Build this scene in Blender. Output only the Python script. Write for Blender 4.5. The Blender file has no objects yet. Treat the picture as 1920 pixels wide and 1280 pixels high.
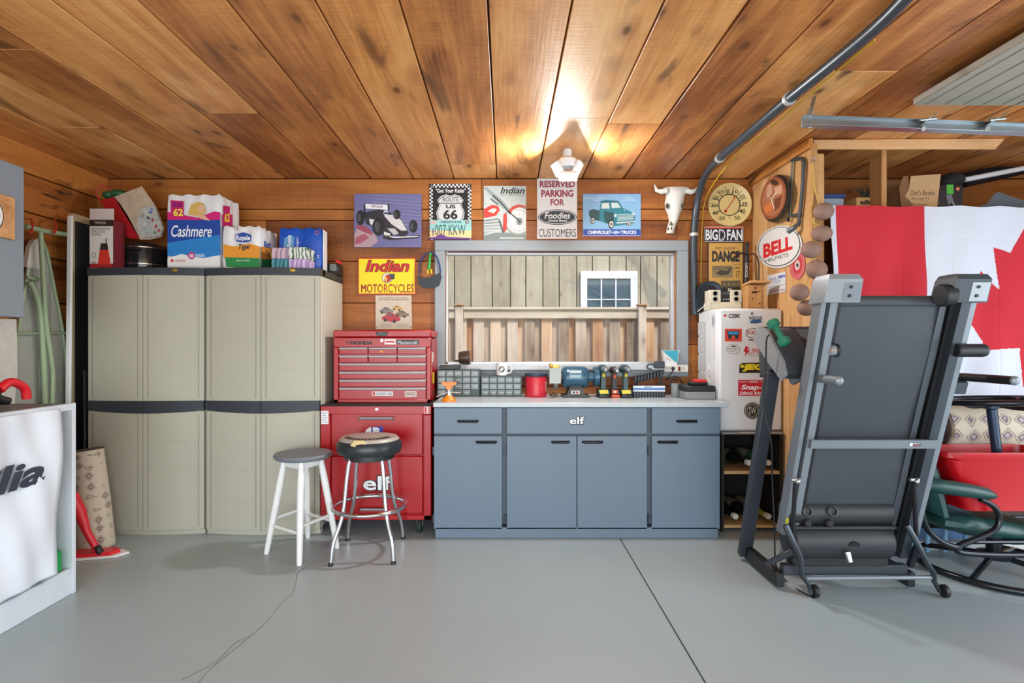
import bpy, math, random
from mathutils import Vector, Matrix
random.seed(7)
SC = bpy.context.scene
COL = SC.collection
# ------------------------------------------------------------------ camera
F, VX, VY, EYE = 1040.0, 947.0, 645.0, 1.33          # focal length in px, vanishing point, eye height
cd = bpy.data.cameras.new('camera'); cam = bpy.data.objects.new('camera', cd); COL.objects.link(cam)
cam.location = (0, 0, EYE); cam.rotation_euler = (math.pi/2, 0, 0)
cd.sensor_width = 36; cd.lens = F*36/1920; cd.shift_x = (960-VX)/1920; cd.shift_y = (VY-640)/1920
cd.clip_start = .05; SC.camera = cam
# ------------------------------------------------------------------ sky, sun, exposure
W = bpy.data.worlds.new('sky'); SC.world = W; W.use_nodes = True
wn = W.node_tree.nodes; wl = W.node_tree.links
sky = wn.new('ShaderNodeTexSky'); sky.sky_type = 'NISHITA'; sky.sun_disc = False
sky.sun_elevation = math.radians(48); sky.sun_rotation = math.radians(150); sky.air_density = 1.2; sky.dust_density = 1.5
wl.new(sky.outputs[0], wn['Background'].inputs[0]); wn['Background'].inputs[1].default_value = 0.30
sd = bpy.data.lights.new('sun', 'SUN'); sun = bpy.data.objects.new('sun', sd); COL.objects.link(sun)
sd.energy = 1.75; sd.angle = math.radians(.6); sd.color = (1, .95, .86)
sun.rotation_euler = Vector((-.36, .72, -.80)).to_track_quat('-Z', 'Y').to_euler()
def area(name, loc, to, sx, sy, power, colr):
    d = bpy.data.lights.new(name, 'AREA'); d.shape = 'RECTANGLE'; d.size = sx; d.size_y = sy; d.energy = power; d.color = colr
    o = bpy.data.objects.new(name, d); COL.objects.link(o); o.location = loc
    o.rotation_euler = (Vector(to)-Vector(loc)).to_track_quat('-Z', 'Y').to_euler(); return o
# daylight of the open garage doorway in the right wall; plus an added fill light behind the camera
area('doorway_daylight', (4.2, 1.3, 1.15), (0, 2.4, 1.5), 2.3, 2.0, 55, (.82, .92, 1.0))
area('rear_fill', (-.2, -2.3, 1.05), (0, 2.5, 2.2), 5.4, 2.0, 195, (.84, .93, 1.0))
SC.view_settings.view_transform = 'Standard'; SC.view_settings.look = 'None'
SC.view_settings.exposure = 0.2; SC.view_settings.gamma = 1; SC.view_settings.use_curve_mapping = False
# ------------------------------------------------------------------ helpers
def P(px, py, D): return Vector(((px-VX)/F*D, D, EYE+(VY-py)/F*D))
def XA(px, D): return (px-VX)/F*D
def ZA(py, D): return EYE+(VY-py)/F*D
def lin(c):
    c /= 255.0
    return c/12.92 if c <= .04045 else ((c+.055)/1.055)**2.4
def S(r, g, b): return (lin(r), lin(g), lin(b), 1)
MC = {}
def mat(name, rgb, rough=.5, metal=0, var=.08, scale=8, bump=0, bscale=60, spec=.5, emit=None, alpha=1, trans=0, coat=0):
    if name in MC: return MC[name]
    m = bpy.data.materials.new(name); m.use_nodes = True; n = m.node_tree.nodes; l = m.node_tree.links
    b = n['Principled BSDF']; b.inputs['Roughness'].default_value = rough; b.inputs['Metallic'].default_value = metal
    b.inputs['Specular IOR Level'].default_value = spec; b.inputs['Coat Weight'].default_value = coat
    tc = n.new('ShaderNodeTexCoord'); ns = n.new('ShaderNodeTexNoise'); ns.inputs['Scale'].default_value = scale; ns.inputs['Detail'].default_value = 4
    l.new(tc.outputs['Object'], ns.inputs['Vector'])
    mx = n.new('ShaderNodeMix'); mx.data_type = 'RGBA'; c = S(*rgb)
    mx.inputs['A'].default_value = tuple(x*(1-var) for x in c[:3])+(1,); mx.inputs['B'].default_value = tuple(min(1, x*(1+var)) for x in c[:3])+(1,)
    l.new(ns.outputs['Fac'], mx.inputs['Factor']); l.new(mx.outputs['Result'], b.inputs['Base Color'])
    if bump:
        n2 = n.new('ShaderNodeTexNoise'); n2.inputs['Scale'].default_value = bscale; n2.inputs['Detail'].default_value = 3
        l.new(tc.outputs['Object'], n2.inputs['Vector']); bp = n.new('ShaderNodeBump'); bp.inputs['Strength'].default_value = bump; bp.inputs['Distance'].default_value = .005
        l.new(n2.outputs['Fac'], bp.inputs['Height']); l.new(bp.outputs['Normal'], b.inputs['Normal'])
    if emit: b.inputs['Emission Color'].default_value = S(*rgb); b.inputs['Emission Strength'].default_value = emit
    if alpha < 1: b.inputs['Alpha'].default_value = alpha
    if trans: b.inputs['Transmission Weight'].default_value = trans
    MC[name] = m; return m
def ink(rgb, rough=.45): return mat('print_%d_%d_%d' % tuple(rgb), rgb, rough, var=.04)
def wood(name, axis, cols, knots=1.0, rough=.5, stain=0.0, fine=1.0, tint=.35):
    """planks: grain along `axis` (0,1,2), tone shifts from plank to plank by object random"""
    m = bpy.data.materials.new(name); m.use_nodes = True; n = m.node_tree.nodes; l = m.node_tree.links; b = n['Principled BSDF']
    tc = n.new('ShaderNodeTexCoord'); oi = n.new('ShaderNodeObjectInfo')
    mu = n.new('ShaderNodeMath'); mu.operation = 'MULTIPLY'; mu.inputs[1].default_value = 37.0; l.new(oi.outputs['Random'], mu.inputs[0])
    ad = n.new('ShaderNodeVectorMath'); ad.operation = 'ADD'; l.new(tc.outputs['Object'], ad.inputs[0]); l.new(mu.outputs[0], ad.inputs[1])
    def noise(sc_along, sc_across, detail, dist=0):
        mp = n.new('ShaderNodeMapping'); s = [sc_across]*3; s[axis] = sc_along; mp.inputs['Scale'].default_value = s
        l.new(ad.outputs[0], mp.inputs['Vector']); t = n.new('ShaderNodeTexNoise'); t.inputs['Scale'].default_value = 1; t.inputs['Detail'].default_value = detail; t.inputs['Distortion'].default_value = dist
        l.new(mp.outputs[0], t.inputs['Vector']); return t.outputs['Fac'], mp
    g1, _ = noise(.9, 7, 5, 1.2); g2, _ = noise(3, 70, 3); g3, _ = noise(1.3, 2.2, 3, .4); g4, _ = noise(90, 6, 2)
    def math2(op, a, bb, c=None):
        q = n.new('ShaderNodeMath'); q.operation = op
        for i, v in enumerate((a, bb)):
            if isinstance(v, (int, float)): q.inputs[i].default_value = v
            else: l.new(v, q.inputs[i])
        return q.outputs[0]
    f = math2('ADD', math2('MULTIPLY', g1, .55), math2('MULTIPLY', g3, .45))
    f = math2('ADD', f, math2('MULTIPLY', math2('SUBTRACT', g2, .5), .28*fine)); f = math2('ADD', f, math2('MULTIPLY', math2('SUBTRACT', g4, .5), .16*fine))
    f = math2('ADD', f, math2('MULTIPLY', math2('SUBTRACT', oi.outputs['Random'], .5), tint))
    cr = n.new('ShaderNodeValToRGB'); l.new(f, cr.inputs[0]); e = cr.color_ramp.elements
    pos = (.22, .42, .58, .80)
    e[0].position = pos[0]; e[0].color = S(*cols[0]); e[1].position = pos[3]; e[1].color = S(*cols[3])
    for k in (1, 2): x = e.new(pos[k]); x.color = S(*cols[k])
    col = cr.outputs[0]
    def darken(col, fac, rgb):
        mx = n.new('ShaderNodeMix'); mx.data_type = 'RGBA'; l.new(fac, mx.inputs['Factor']); l.new(col, mx.inputs['A']); mx.inputs['B'].default_value = S(*rgb); return mx.outputs['Result']
    def ramp(v, a, bb):
        mr = n.new('ShaderNodeMapRange'); mr.inputs['From Min'].default_value = a; mr.inputs['From Max'].default_value = bb; l.new(v, mr.inputs['Value']); return mr.outputs[0]
    if knots:
        mp = n.new('ShaderNodeMapping'); s = [5.2]*3; s[axis] = 2.6; mp.inputs['Scale'].default_value = s; l.new(ad.outputs[0], mp.inputs['Vector'])
        vo = n.new('ShaderNodeTexVoronoi'); vo.inputs['Scale'].default_value = 1; vo.inputs['Randomness'].default_value = 1; l.new(mp.outputs[0], vo.inputs['Vector'])
        col = darken(col, math2('MULTIPLY', ramp(vo.outputs['Distance'], .13, .05), .75*knots), (70, 38, 20))
        col = darken(col, math2('MULTIPLY', ramp(vo.outputs['Distance'], .36, .1), .35*knots), (120, 66, 32))
    if stain:
        s1, _ = noise(1.1, 4.5, 7, 1.0)
        col = darken(col, math2('MULTIPLY', ramp(s1, .60, .68), stain), (42, 27, 22))
    l.new(col, b.inputs['Base Color']); b.inputs['Roughness'].default_value = rough
    bp = n.new('ShaderNodeBump'); bp.inputs['Strength'].default_value = .25; bp.inputs['Distance'].default_value = .004
    l.new(math2('ADD', math2('MULTIPLY', g4, .6), g2), bp.inputs['Height']); l.new(bp.outputs['Normal'], b.inputs['Normal'])
    MC[name] = m; return m

def wmat(o):
    m = o.matrix_basis.copy()
    while o.parent: o = o.parent; m = o.matrix_basis @ m
    return m
def tag(o, label=None, cat=None, group=None, kind=None):
    if label: o['label'] = label
    if cat: o['category'] = cat
    if group: o['group'] = group
    if kind: o['kind'] = kind
    return o
def thing(name, label, cat, loc=(0, 0, 0), group=None):
    o = bpy.data.objects.new(name, None); COL.objects.link(o); o.location = loc; o.empty_display_size = .05
    return tag(o, label, cat, group)
def frame_to(o, d):
    d = Vector(d).normalized(); q = d.to_track_quat('Z', 'Y'); return Matrix.Translation(Vector(o)) @ q.to_matrix().to_4x4()
def XR(c, rx=0, ry=0, rz=0):
    return Matrix.Translation(Vector(c)) @ Matrix.Rotation(math.radians(rz), 4, 'Z') @ Matrix.Rotation(math.radians(ry), 4, 'Y') @ Matrix.Rotation(math.radians(rx), 4, 'X')
TXT = {}
def textgeo(s, bold=0, shear=0):
    if any(q in s for q in 'MW'): bold = 0
    k = (s, bold, shear)
    if k not in TXT:
        c = bpy.data.curves.new('t', 'FONT'); c.body = s; c.size = 1; c.offset = bold; c.shear = shear; c.resolution_u = 3
        o = bpy.data.objects.new('t', c); me = bpy.data.meshes.new_from_object(o)
        v = [(p.co.x, p.co.y) for p in me.vertices]; f = [tuple(q.vertices) for q in me.polygons]
        x0 = min(a for a, _ in v); x1 = max(a for a, _ in v); y0 = min(a for _, a in v); y1 = max(a for _, a in v)
        v = [((a-x0)/max(x1-x0, 1e-6), (bq-y0)/max(y1-y0, 1e-6)) for a, bq in v]
        bpy.data.objects.remove(o); bpy.data.curves.remove(c); bpy.data.meshes.remove(me); TXT[k] = (v, f)
    return TXT[k]
class MB:
    def __init__(s, mp=None):
        s.v = []; s.f = []; s.mi = []; s.mats = []; s.cur = 0; s.T = None; s.map = mp; s.flat = False; s.clip = None
    def use(s, m):
        if m not in s.mats: s.mats.append(m)
        s.cur = s.mats.index(m); return s
    def add(s, vs, fs):
        o = len(s.v)
        s.v += [tuple(s.T @ Vector(p)) if s.T else tuple(p) for p in vs]
        s.f += [tuple(i+o for i in f) for f in fs]; s.mi += [s.cur]*len(fs); return s
    def box(s, x0, x1, y0, y1, z0, z1, b=0):
        x0, x1 = min(x0, x1), max(x0, x1); y0, y1 = min(y0, y1), max(y0, y1); z0, z1 = min(z0, z1), max(z0, z1)
        b = min(b, (x1-x0)*.45, (y1-y0)*.45, (z1-z0)*.45)
        if b <= 0:
            v = [(x, y, z) for x in (x0, x1) for y in (y0, y1) for z in (z0, z1)]
            return s.add(v, [(0, 1, 3, 2), (4, 6, 7, 5), (0, 4, 5, 1), (2, 3, 7, 6), (0, 2, 6, 4), (1, 5, 7, 3)])
        L = ((x0, x1), (y0, y1), (z0, z1)); v = []; ix = {}
        for c in range(8):
            q = (c & 1, c >> 1 & 1, c >> 2 & 1)
            for a in range(3):
                p = [L[k][q[k]] if k == a else L[k][q[k]]+(b if q[k] == 0 else -b) for k in range(3)]
                ix[(q, a)] = len(v); v.append(p)
        fs = []
        for a in range(3):
            o1, o2 = [k for k in range(3) if k != a]
            for sd_ in (0, 1):
                r = []
                for p, t in ((0, 0), (1, 0), (1, 1), (0, 1)):
                    q = [0]*3; q[a] = sd_; q[o1] = p; q[o2] = t; r.append(ix[(tuple(q), a)])
                fs.append(r)
            for p in (0, 1):
                for t in (0, 1):
                    qa = [0]*3; qb = [0]*3; qa[a] = 0; qb[a] = 1
                    for q in (qa, qb): q[o1] = p; q[o2] = t
                    fs.append((ix[(tuple(qa), o1)], ix[(tuple(qb), o1)], ix[(tuple(qb), o2)], ix[(tuple(qa), o2)]))
        for c in range(8):
            q = (c & 1, c >> 1 & 1, c >> 2 & 1); fs.append(tuple(ix[(q, a)] for a in range(3)))
        return s.add(v, fs)
    def obox(s, M, sx, sy, sz, b=0):
        old = s.T; s.T = (old @ M) if old else M; s.box(-sx/2, sx/2, -sy/2, sy/2, -sz/2, sz/2, b); s.T = old; return s
    def bar(s, p, q, w, h, b=.002, up=(0, 0, 1)):
        p = Vector(p); q = Vector(q); d = q-p; z = d.normalized(); x = Vector(up).cross(z)
        if x.length < 1e-4: x = Vector((1, 0, 0))
        x.normalize(); y = z.cross(x); M = Matrix((x, y, z)).transposed().to_4x4(); M.translation = (p+q)/2
        return s.obox(M, w, h, d.length, b)
    def lathe(s, prof, o, d=(0, 0, 1), n=24):
        M = frame_to(o, d); v = []; fs = []; k = len(prof)
        for i in range(n):
            a = 2*math.pi*i/n
            for r, z in prof: v.append(M @ Vector((r*math.cos(a), r*math.sin(a), z)))
        for i in range(n):
            j = (i+1) % n
            for t in range(k-1): fs.append((i*k+t, j*k+t, j*k+t+1, i*k+t+1))
        if prof[0][0] > 1e-6: fs.append(tuple(i*k for i in range(n))[::-1])
        if prof[-1][0] > 1e-6: fs.append(tuple(i*k+k-1 for i in range(n)))
        return s.add(v, fs)
    def cyl(s, p, q, r, r2=None, n=14, b=0):
        p = Vector(p); q = Vector(q); L = (q-p).length; r2 = r if r2 is None else r2
        pr = [(r, 0), (r2, L)] if not b else [(r-b, 0), (r, b), (r2, L-b), (r2-b, L)]
        return s.lathe(pr, p, q-p, n)
    def ball(s, c, rx, ry=None, rz=None, n=14, m=9):
        ry = ry or rx; rz = rz or rx; v = []; fs = []
        for j in range(1, m):
            t = math.pi*j/m
            for i in range(n):
                a = 2*math.pi*i/n; v.append((c[0]+rx*math.sin(t)*math.cos(a), c[1]+ry*math.sin(t)*math.sin(a), c[2]+rz*math.cos(t)))
        v += [(c[0], c[1], c[2]+rz), (c[0], c[1], c[2]-rz)]; T, B = len(v)-2, len(v)-1
        for j in range(m-2):
            for i in range(n): k = (i+1) % n; fs.append((j*n+i, j*n+k, (j+1)*n+k, (j+1)*n+i))
        for i in range(n): k = (i+1) % n; fs.append((T, k, i)); fs.append((B, (m-2)*n+i, (m-2)*n+k))
        return s.add(v, fs)
    def tube(s, pts, r, n=8, closed=False, sub=0):
        pts = [Vector(p) for p in pts]
        if sub: pts = spline(pts, sub, closed)
        rr = r if isinstance(r, (list, tuple)) else [r]*len(pts)
        v = []; fs = []; N = len(pts); t0 = (pts[1]-pts[0]).normalized(); u = t0.orthogonal().normalized()
        for i, p in enumerate(pts):
            a = pts[i-1] if (i or closed) else pts[0]; b = pts[(i+1) % N] if (i < N-1 or closed) else pts[-1]
            t = (b-a).normalized(); u = (u-t*u.dot(t)).normalized(); w = t.cross(u)
            for k in range(n):
                g = 2*math.pi*k/n; v.append(p+(u*math.cos(g)+w*math.sin(g))*rr[i])
        for i in range(N if closed else N-1):
            j = (i+1) % N
            for k in range(n): q = (k+1) % n; fs.append((i*n+k, i*n+q, j*n+q, j*n+k))
        if not closed: fs += [tuple(range(n))[::-1], tuple((N-1)*n+k for k in range(n))]
        return s.add(v, fs)
    def loft(s, rings, caps=True):
        n = len(rings[0]); v = [p for r in rings for p in r]; fs = []
        for i in range(len(rings)-1):
            for k in range(n): q = (k+1) % n; fs.append((i*n+k, i*n+q, (i+1)*n+q, (i+1)*n+k))
        if caps: fs += [tuple(range(n))[::-1], tuple((len(rings)-1)*n+k for k in range(n))]
        return s.add(v, fs)
    def prism(s, poly, off):          # poly: world points, off: vector
        off = Vector(off); return s.loft([[Vector(p) for p in poly], [Vector(p)+off for p in poly]])
    # --- flat print and slabs, through a map (u,v,lift) -> world point
    def slab(s, pts, l0, l1): return s.loft([[s.map(u, v, l0) for u, v in pts], [s.map(u, v, l1) for u, v in pts]])
    def poly(s, pts, c, l=1):
        s.use(ink(c) if isinstance(c, tuple) else c)
        if s.clip: pts = clipped(pts, s.clip)
        return s.add([s.map(u, v, l*.0006) for u, v in pts], [tuple(range(len(pts)))]) if len(pts) > 2 else s
    def rect(s, x0, y0, x1, y1, c, l=1): return s.poly([(x0, y0), (x1, y0), (x1, y1), (x0, y1)], c, l)
    def ell(s, cx, cy, rx, ry, c, l=1, rot=0, n=28): return s.poly(ellp(cx, cy, rx, ry, rot, n), c, l)
    def ring(s, cx, cy, rx, ry, w, c, l=1, rot=0, n=32):
        s.use(ink(c) if isinstance(c, tuple) else c); A = ellp(cx, cy, rx, ry, rot, n); B = ellp(cx, cy, rx-w, ry-w, rot, n)
        if s.clip:
            for i in range(n): s.poly([A[i], A[(i+1) % n], B[(i+1) % n], B[i]], c, l)
            return s
        return s.add([s.map(u, v, l*.0006) for u, v in A+B], [(i, (i+1) % n, n+(i+1) % n, n+i) for i in range(n)])
    def line(s, pts, w, c, l=1):
        s.use(ink(c) if isinstance(c, tuple) else c)
        for (a, b), (d, e) in zip(pts, pts[1:]):
            L = math.hypot(d-a, e-b) or 1; nx, ny = -(e-b)/L*w/2, (d-a)/L*w/2
            s.poly([(a+nx, b+ny), (d+nx, e+ny), (d-nx, e-ny), (a-nx, b-ny)], c, l)
        return s
    def text(s, t, x0, y0, x1, y1, c, l=2, bold=.0, shear=0, quad=None):
        s.use(ink(c) if isinstance(c, tuple) else c); v, f = textgeo(t, bold, shear)
        Q = quad or [(x0, y0), (x1, y0), (x1, y1), (x0, y1)]
        def bl(a, b):
            tx = (Q[0][0]*(1-a)+Q[1][0]*a, Q[0][1]*(1-a)+Q[1][1]*a); bx = (Q[3][0]*(1-a)+Q[2][0]*a, Q[3][1]*(1-a)+Q[2][1]*a)
            return s.map(bx[0]*(1-b)+tx[0]*b, bx[1]*(1-b)+tx[1]*b, l*.0006)
        return s.add([bl(a, b) for a, b in v], f)
    def build(s, name, m=None, parent=None, label=None, cat=None, group=None, kind=None, origin=None, recalc=True, angle=40):
        me = bpy.data.meshes.new(name)
        if parent is not None: M = wmat(parent).inverted(); loc = None
        else:
            if origin is None:
                xs = [p[0] for p in s.v]; ys = [p[1] for p in s.v]; zs = [p[2] for p in s.v]
                origin = ((min(xs)+max(xs))/2, (min(ys)+max(ys))/2, min(zs))
            loc = Vector(origin); M = Matrix.Translation(-loc)
        me.from_pydata([tuple(M @ Vector(p)) for p in s.v], [], s.f)
        for q in ([m] if m else s.mats): me.materials.append(q)
        if not m: me.polygons.foreach_set('material_index', s.mi)
        if recalc:
            import bmesh
            bm = bmesh.new(); bm.from_mesh(me); bmesh.ops.recalc_face_normals(bm, faces=bm.faces); bm.to_mesh(me); bm.free()
        if not s.flat:
            me.polygons.foreach_set('use_smooth', [True]*len(me.polygons)); me.set_sharp_from_angle(angle=math.radians(angle))
        me.update(); o = bpy.data.objects.new(name, me); COL.objects.link(o)
        if parent is not None: o.parent = parent
        else: o.location = loc
        return tag(o, label, cat, group, kind)
def clipped(pts, R):
    for ax, lim, sg in ((0, R[0], 1), (0, R[2], -1), (1, R[1], 1), (1, R[3], -1)):
        out = []
        for i, q in enumerate(pts):
            p = pts[i-1]; a, b = (p[ax]-lim)*sg, (q[ax]-lim)*sg
            if (a >= 0) != (b >= 0): t = a/(a-b); out.append((p[0]+(q[0]-p[0])*t, p[1]+(q[1]-p[1])*t))
            if b >= 0: out.append(q)
        pts = out
    return pts
def ellp(cx, cy, rx, ry, rot=0, n=28):
    r = math.radians(rot); o = []
    for i in range(n):
        a = 2*math.pi*i/n; x, y = rx*math.cos(a), ry*math.sin(a); o.append((cx+x*math.cos(r)-y*math.sin(r), cy+x*math.sin(r)+y*math.cos(r)))
    return o
def spline(pts, sub, closed=False):
    out = []; N = len(pts)
    for i in range(N if closed else N-1):
        if closed: a, b, c, d = (pts[(i+k-1) % N] for k in range(4))
        else: a, b, c, d = pts[max(i-1, 0)], pts[i], pts[i+1], pts[min(i+2, N-1)]
        for k in range(sub):
            t = k/sub; out.append(.5*((2*b)+(c-a)*t+(2*a-5*b+4*c-d)*t*t+(3*b-a-3*c+d)*t**3))
    if not closed: out.append(pts[-1])
    return out
def mapY(D): return lambda u, v, l: P(u, v, D-l)                  # plane facing the camera at depth D
def mapX(X, sg): return lambda u, v, l: P(u, v, (X+sg*l)*F/(u-VX))  # plane facing sideways at x = X
def mapP(o, ux, uy, nn):
    o = Vector(o); ux = Vector(ux); uy = Vector(uy); nn = Vector(nn)
    return lambda u, v, l: o+ux*u+uy*v+nn*l
R4 = lambda x0, y0, x1, y1: [(x0, y0), (x1, y0), (x1, y1), (x0, y1)]
def panel(name, label, cat, pts, D, th, base, mp=None, group=None, pname='print'):
    """flat sign on a wall: a thin slab, its print as a child"""
    b = MB(mp or mapY(D)); b.slab(pts, 0, th); o = b.build(name, base, None, label, cat, group)
    m0 = mp or mapY(D); p = MB(lambda u, v, l: m0(u, v, l+th)); p.flat = True
    return o, p
def done(p, o, name='print'): return p.build(name, None, o, recalc=False)
# ------------------------------------------------------------------ common materials
WOOD_Y = wood('ceiling_boards', 1, ((144, 82, 40), (200, 130, 68), (228, 160, 92), (248, 194, 130)), 1.1, .42, stain=.6, tint=.42)
WOOD_X = wood('wall_boards', 0, ((104, 54, 18), (146, 84, 32), (168, 102, 42), (190, 126, 60)), 1, .5)
WOOD_L = wood('charred_wall_boards', 1, ((124, 70, 28), (178, 108, 46), (202, 130, 60), (218, 154, 84)), 1, .5, stain=1.0)
PINE = wood('pale_pine', 2, ((168, 116, 66), (200, 150, 96), (216, 170, 116), (232, 190, 138)), .8, .55)
PINE_X = wood('pale_pine_rail', 0, ((168, 116, 66), (205, 152, 100), (222, 172, 120), (235, 192, 142)), .8, .55)
BLACK = mat('black_plastic', (28, 30, 34), .45); CHROME = mat('chrome', (210, 214, 220), .16, 1, .03); STEEL = mat('galvanised_steel', (168, 178, 184), .36, .9, .12, 30)
WHITE = mat('white_paint', (226, 230, 234), .45, var=.04); DARKSTEEL = mat('dark_steel', (70, 76, 84), .38, .75, .1, 20)
# ================================================================== THE SETTING
YW = 4.45; XL = -3.18; ZC = 2.656; XR_ = 4.6; YB = -2.6
# floor: two slabs with an open control joint
fl = MB(); fl.box(XL-.1, .783, YB, YW+.1, -.12, 0); fl.box(.791, XR_, YB, YW+.1, -.12, 0)
FLOOR = mat('grey_floor_paint', (158, 172, 176), .38, var=.05, scale=2.2, bump=.12, bscale=90, coat=.08)
floor = fl.build('floor', FLOOR, kind='structure', origin=(0, 0, 0))
j = MB(); j.box(.783, .791, YB, YW, -.1, -.012); j.build('joint_filler', mat('joint_dirt', (48, 48, 46), .9), floor)
for pts in ([(556, 1088), (548, 1112), (530, 1128), (500, 1165), (470, 1192), (430, 1225), (392, 1256), (372, 1280)], [(556, 1088), (562, 1070), (600, 1048)], [(470, 1192), (440, 1206), (405, 1240), (340, 1275)]):
    c = MB(); q = [P(x, y, EYE*F/(y-VY)) for x, y in pts]; q = spline(q, 4)
    for a, b in zip(q, q[1:]):
        w = random.uniform(.0012, .003); c.add([(a.x-w, a.y, .0008), (a.x+w, a.y, .0008), (b.x+w, b.y, .0008), (b.x-w, b.y, .0008)], [(0, 1, 2, 3)])
    c.build('floor_crack', mat('crack_line', (128, 130, 126), .7), floor)
# ceiling: a deck with wide rough-sawn planks below it, each plank an object
ce = MB(); ce.box(XL-.1, XR_, YB, YW+.1, ZC+.03, ZC+.15); ceil = ce.build('ceiling', mat('ceiling_deck', (40, 26, 18), .9), kind='structure', origin=(0, 0, ZC))
seams = [204, 287, 370, 452, 537, 615, 695, 775, 851, 931, 1008, 1091, 1168, 1244, 1320, 1396]+[1396+78*k for k in range(1, 9)]
SX = [XA(s, YW) for s in seams]; SX[0] = XL-.02; SX.insert(0, XL-.09)
joints = {5: 3.2, 8: 1.6, 11: 3.26, 12: 3.35, 3: 2.5, 14: 3.0, 2: 3.4, 15: 2.7, 17: 3.3, 9: 4.1}
for i in range(1, len(SX)-1):
    ys = [YB, joints.get(i, 0.4+.2*(i % 5)), YW]
    for y0, y1 in zip(ys, ys[1:]):
        b = MB(); g = random.uniform(.004, .0075); z = ZC+random.uniform(0, .004); b.box(SX[i]+g, SX[i+1]-g*.6, y0+.002, y1-.002, z, z+.026, .003); b.build('plank', WOOD_Y, ceil)
# back wall: horizontal boards around the window opening
wb = MB(); WX0, WX1, WZ0, WZ1 = XA(833, YW), XA(1270, YW), ZA(684, YW), ZA(467, YW)
for x0, x1, z0, z1 in ((XL-.1, WX0, 0, ZC+.03), (WX1, XR_, 0, ZC+.03), (WX0, WX1, 0, WZ0), (WX0, WX1, WZ1, ZC+.03)): wb.box(x0, x1, YW+.03, YW+.15, z0, z1)
wall_b = wb.build('wall_back', mat('sheathing', (60, 40, 26), .9), kind='structure', origin=(0, YW, 0))
zs = [ZA(y, YW) for y in (335, 392, 413, 490, 568, 646, 724, 802, 880)]+[.3, 0]
for i, (z1, z0) in enumerate(zip(zs, zs[1:])):
    cuts = [XL-.05, -.19 if i == 0 else random.uniform(-2, -1.2), WX0, WX1, 2.0+.3*(i % 3), XR_]
    if z1 <= WZ0 or z0 >= WZ1: cuts = [c for k, c in enumerate(cuts) if k not in (2, 3)]
    for x0, x1 in zip(cuts, cuts[1:]):
        if x0 == WX0: continue
        b = MB(); b.box(x0+.001, x1-.001, YW+random.uniform(0, .004), YW+.03, z0+.003, z1-.002, .003); b.build('board', WOOD_X, wall_b)
for z0, z1 in ((WZ1, zs[2]), ):      # strip of board between window head and the next seam
    if z1 > z0: b = MB(); b.box(WX0, WX1, YW+.001, YW+.03, z0, z1-.002, .003); b.build('board', WOOD_X, wall_b)
b = MB(); b.box(WX0, WX1, YW+.001, YW+.03, zs[6]+.003, WZ0, .003); b.build('board', WOOD_X, wall_b)
# left wall
lw = MB(); lw.box(XL-.15, XL-.03, YB, YW+.1, 0, ZC+.03); wall_l = lw.build('wall_left', mat('sheathing_left', (60, 40, 26), .9), kind='structure', origin=(XL, 0, 0))
zl = [2.66, 2.47, 2.21, 1.93, 1.62, 1.30, .98, .66, .33, 0]
for i, (z1, z0) in enumerate(zip(zl, zl[1:])):
    ys = [YB, .5+.3*(i % 4), YW]
    for y0, y1 in zip(ys, ys[1:]):
        b = MB(); b.box(XL-.03, XL-random.uniform(0, .006), y0, y1, z0+.004, z1-.003, .004); b.build('board', WOOD_L, wall_l)
# right wall with the open garage doorway (out of frame)
rw = MB()
for y0, y1, z0, z1 in ((YB, .1, 0, ZC+.03), (2.75, YW+.1, 0, ZC+.03), (.1, 2.75, 2.25, ZC+.03)): rw.box(XR_, XR_+.12, y0, y1, z0, z1)
rw.build('wall_right', mat('grey_board', (150, 130, 105), .8), kind='structure')
# partition closet on the right: plank side wall, front post, rails, shelf
XPT = 1.985; YP = 3.60
pw = MB(); pw.box(XPT+.02, XPT+.04, YP+.02, YW, 0, ZC-.03); wall_p = pw.build('wall_partition', mat('partition_core', (120, 84, 50), .9), kind='structure')
ys = [YP, YP+.12, YP+.27, YP+.42, YP+.60, YW]
for y0, y1 in zip(ys, ys[1:]):
    b = MB(); b.box(XPT, XPT+.02, y0+.0015, y1-.0015, 0, ZC-.02, .002); b.build('board', PINE, wall_p)
b = MB(); b.box(XPT-.03, XPT, YP-.03, YW, ZC-.06, ZC, .003); b.build('trim_1', WOOD_L, kind='structure')
b = MB(); b.box(XA(1527, YP), XA(1545, YP), YP-.005, YP+.09, 0, ZC-.09, .003); b.build('trim_2', PINE, kind='structure')
b = MB(); b.box(XA(1519, YP), XA(1529, YP), YP-.025, YP-.006, .0, ZC-.03, .002); b.build('trim_3', PINE, kind='structure')
zt, zb = ZA(261, YP), ZA(280, YP)
b = MB(mapY(YP+.02)); b.slab([(1526, 262), (1884, 260), (1866, 280), (1526, 280)], -.04, .04); b.build('trim_4', PINE_X, kind='structure')
b = MB(); b.box(XA(1634, 3.7), XA(1663, YP), YP, YP+.12, ZA(390, YP), zb, .003); b.build('trim_5', PINE, kind='structure')
SHZ = ZA(391, YP)
b = MB(); b.box(XPT+.05, XR_, YP, YW, SHZ-.03, SHZ-.004, .002); b.build('trim_6', PINE_X, kind='structure')
b = MB(); b.box(XA(1700, YP), XR_, YP-.02, YP+.06, 0, .055, .006); b.build('trim_7', mat('pale_concrete', (196, 198, 196), .7), kind='structure')
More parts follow.
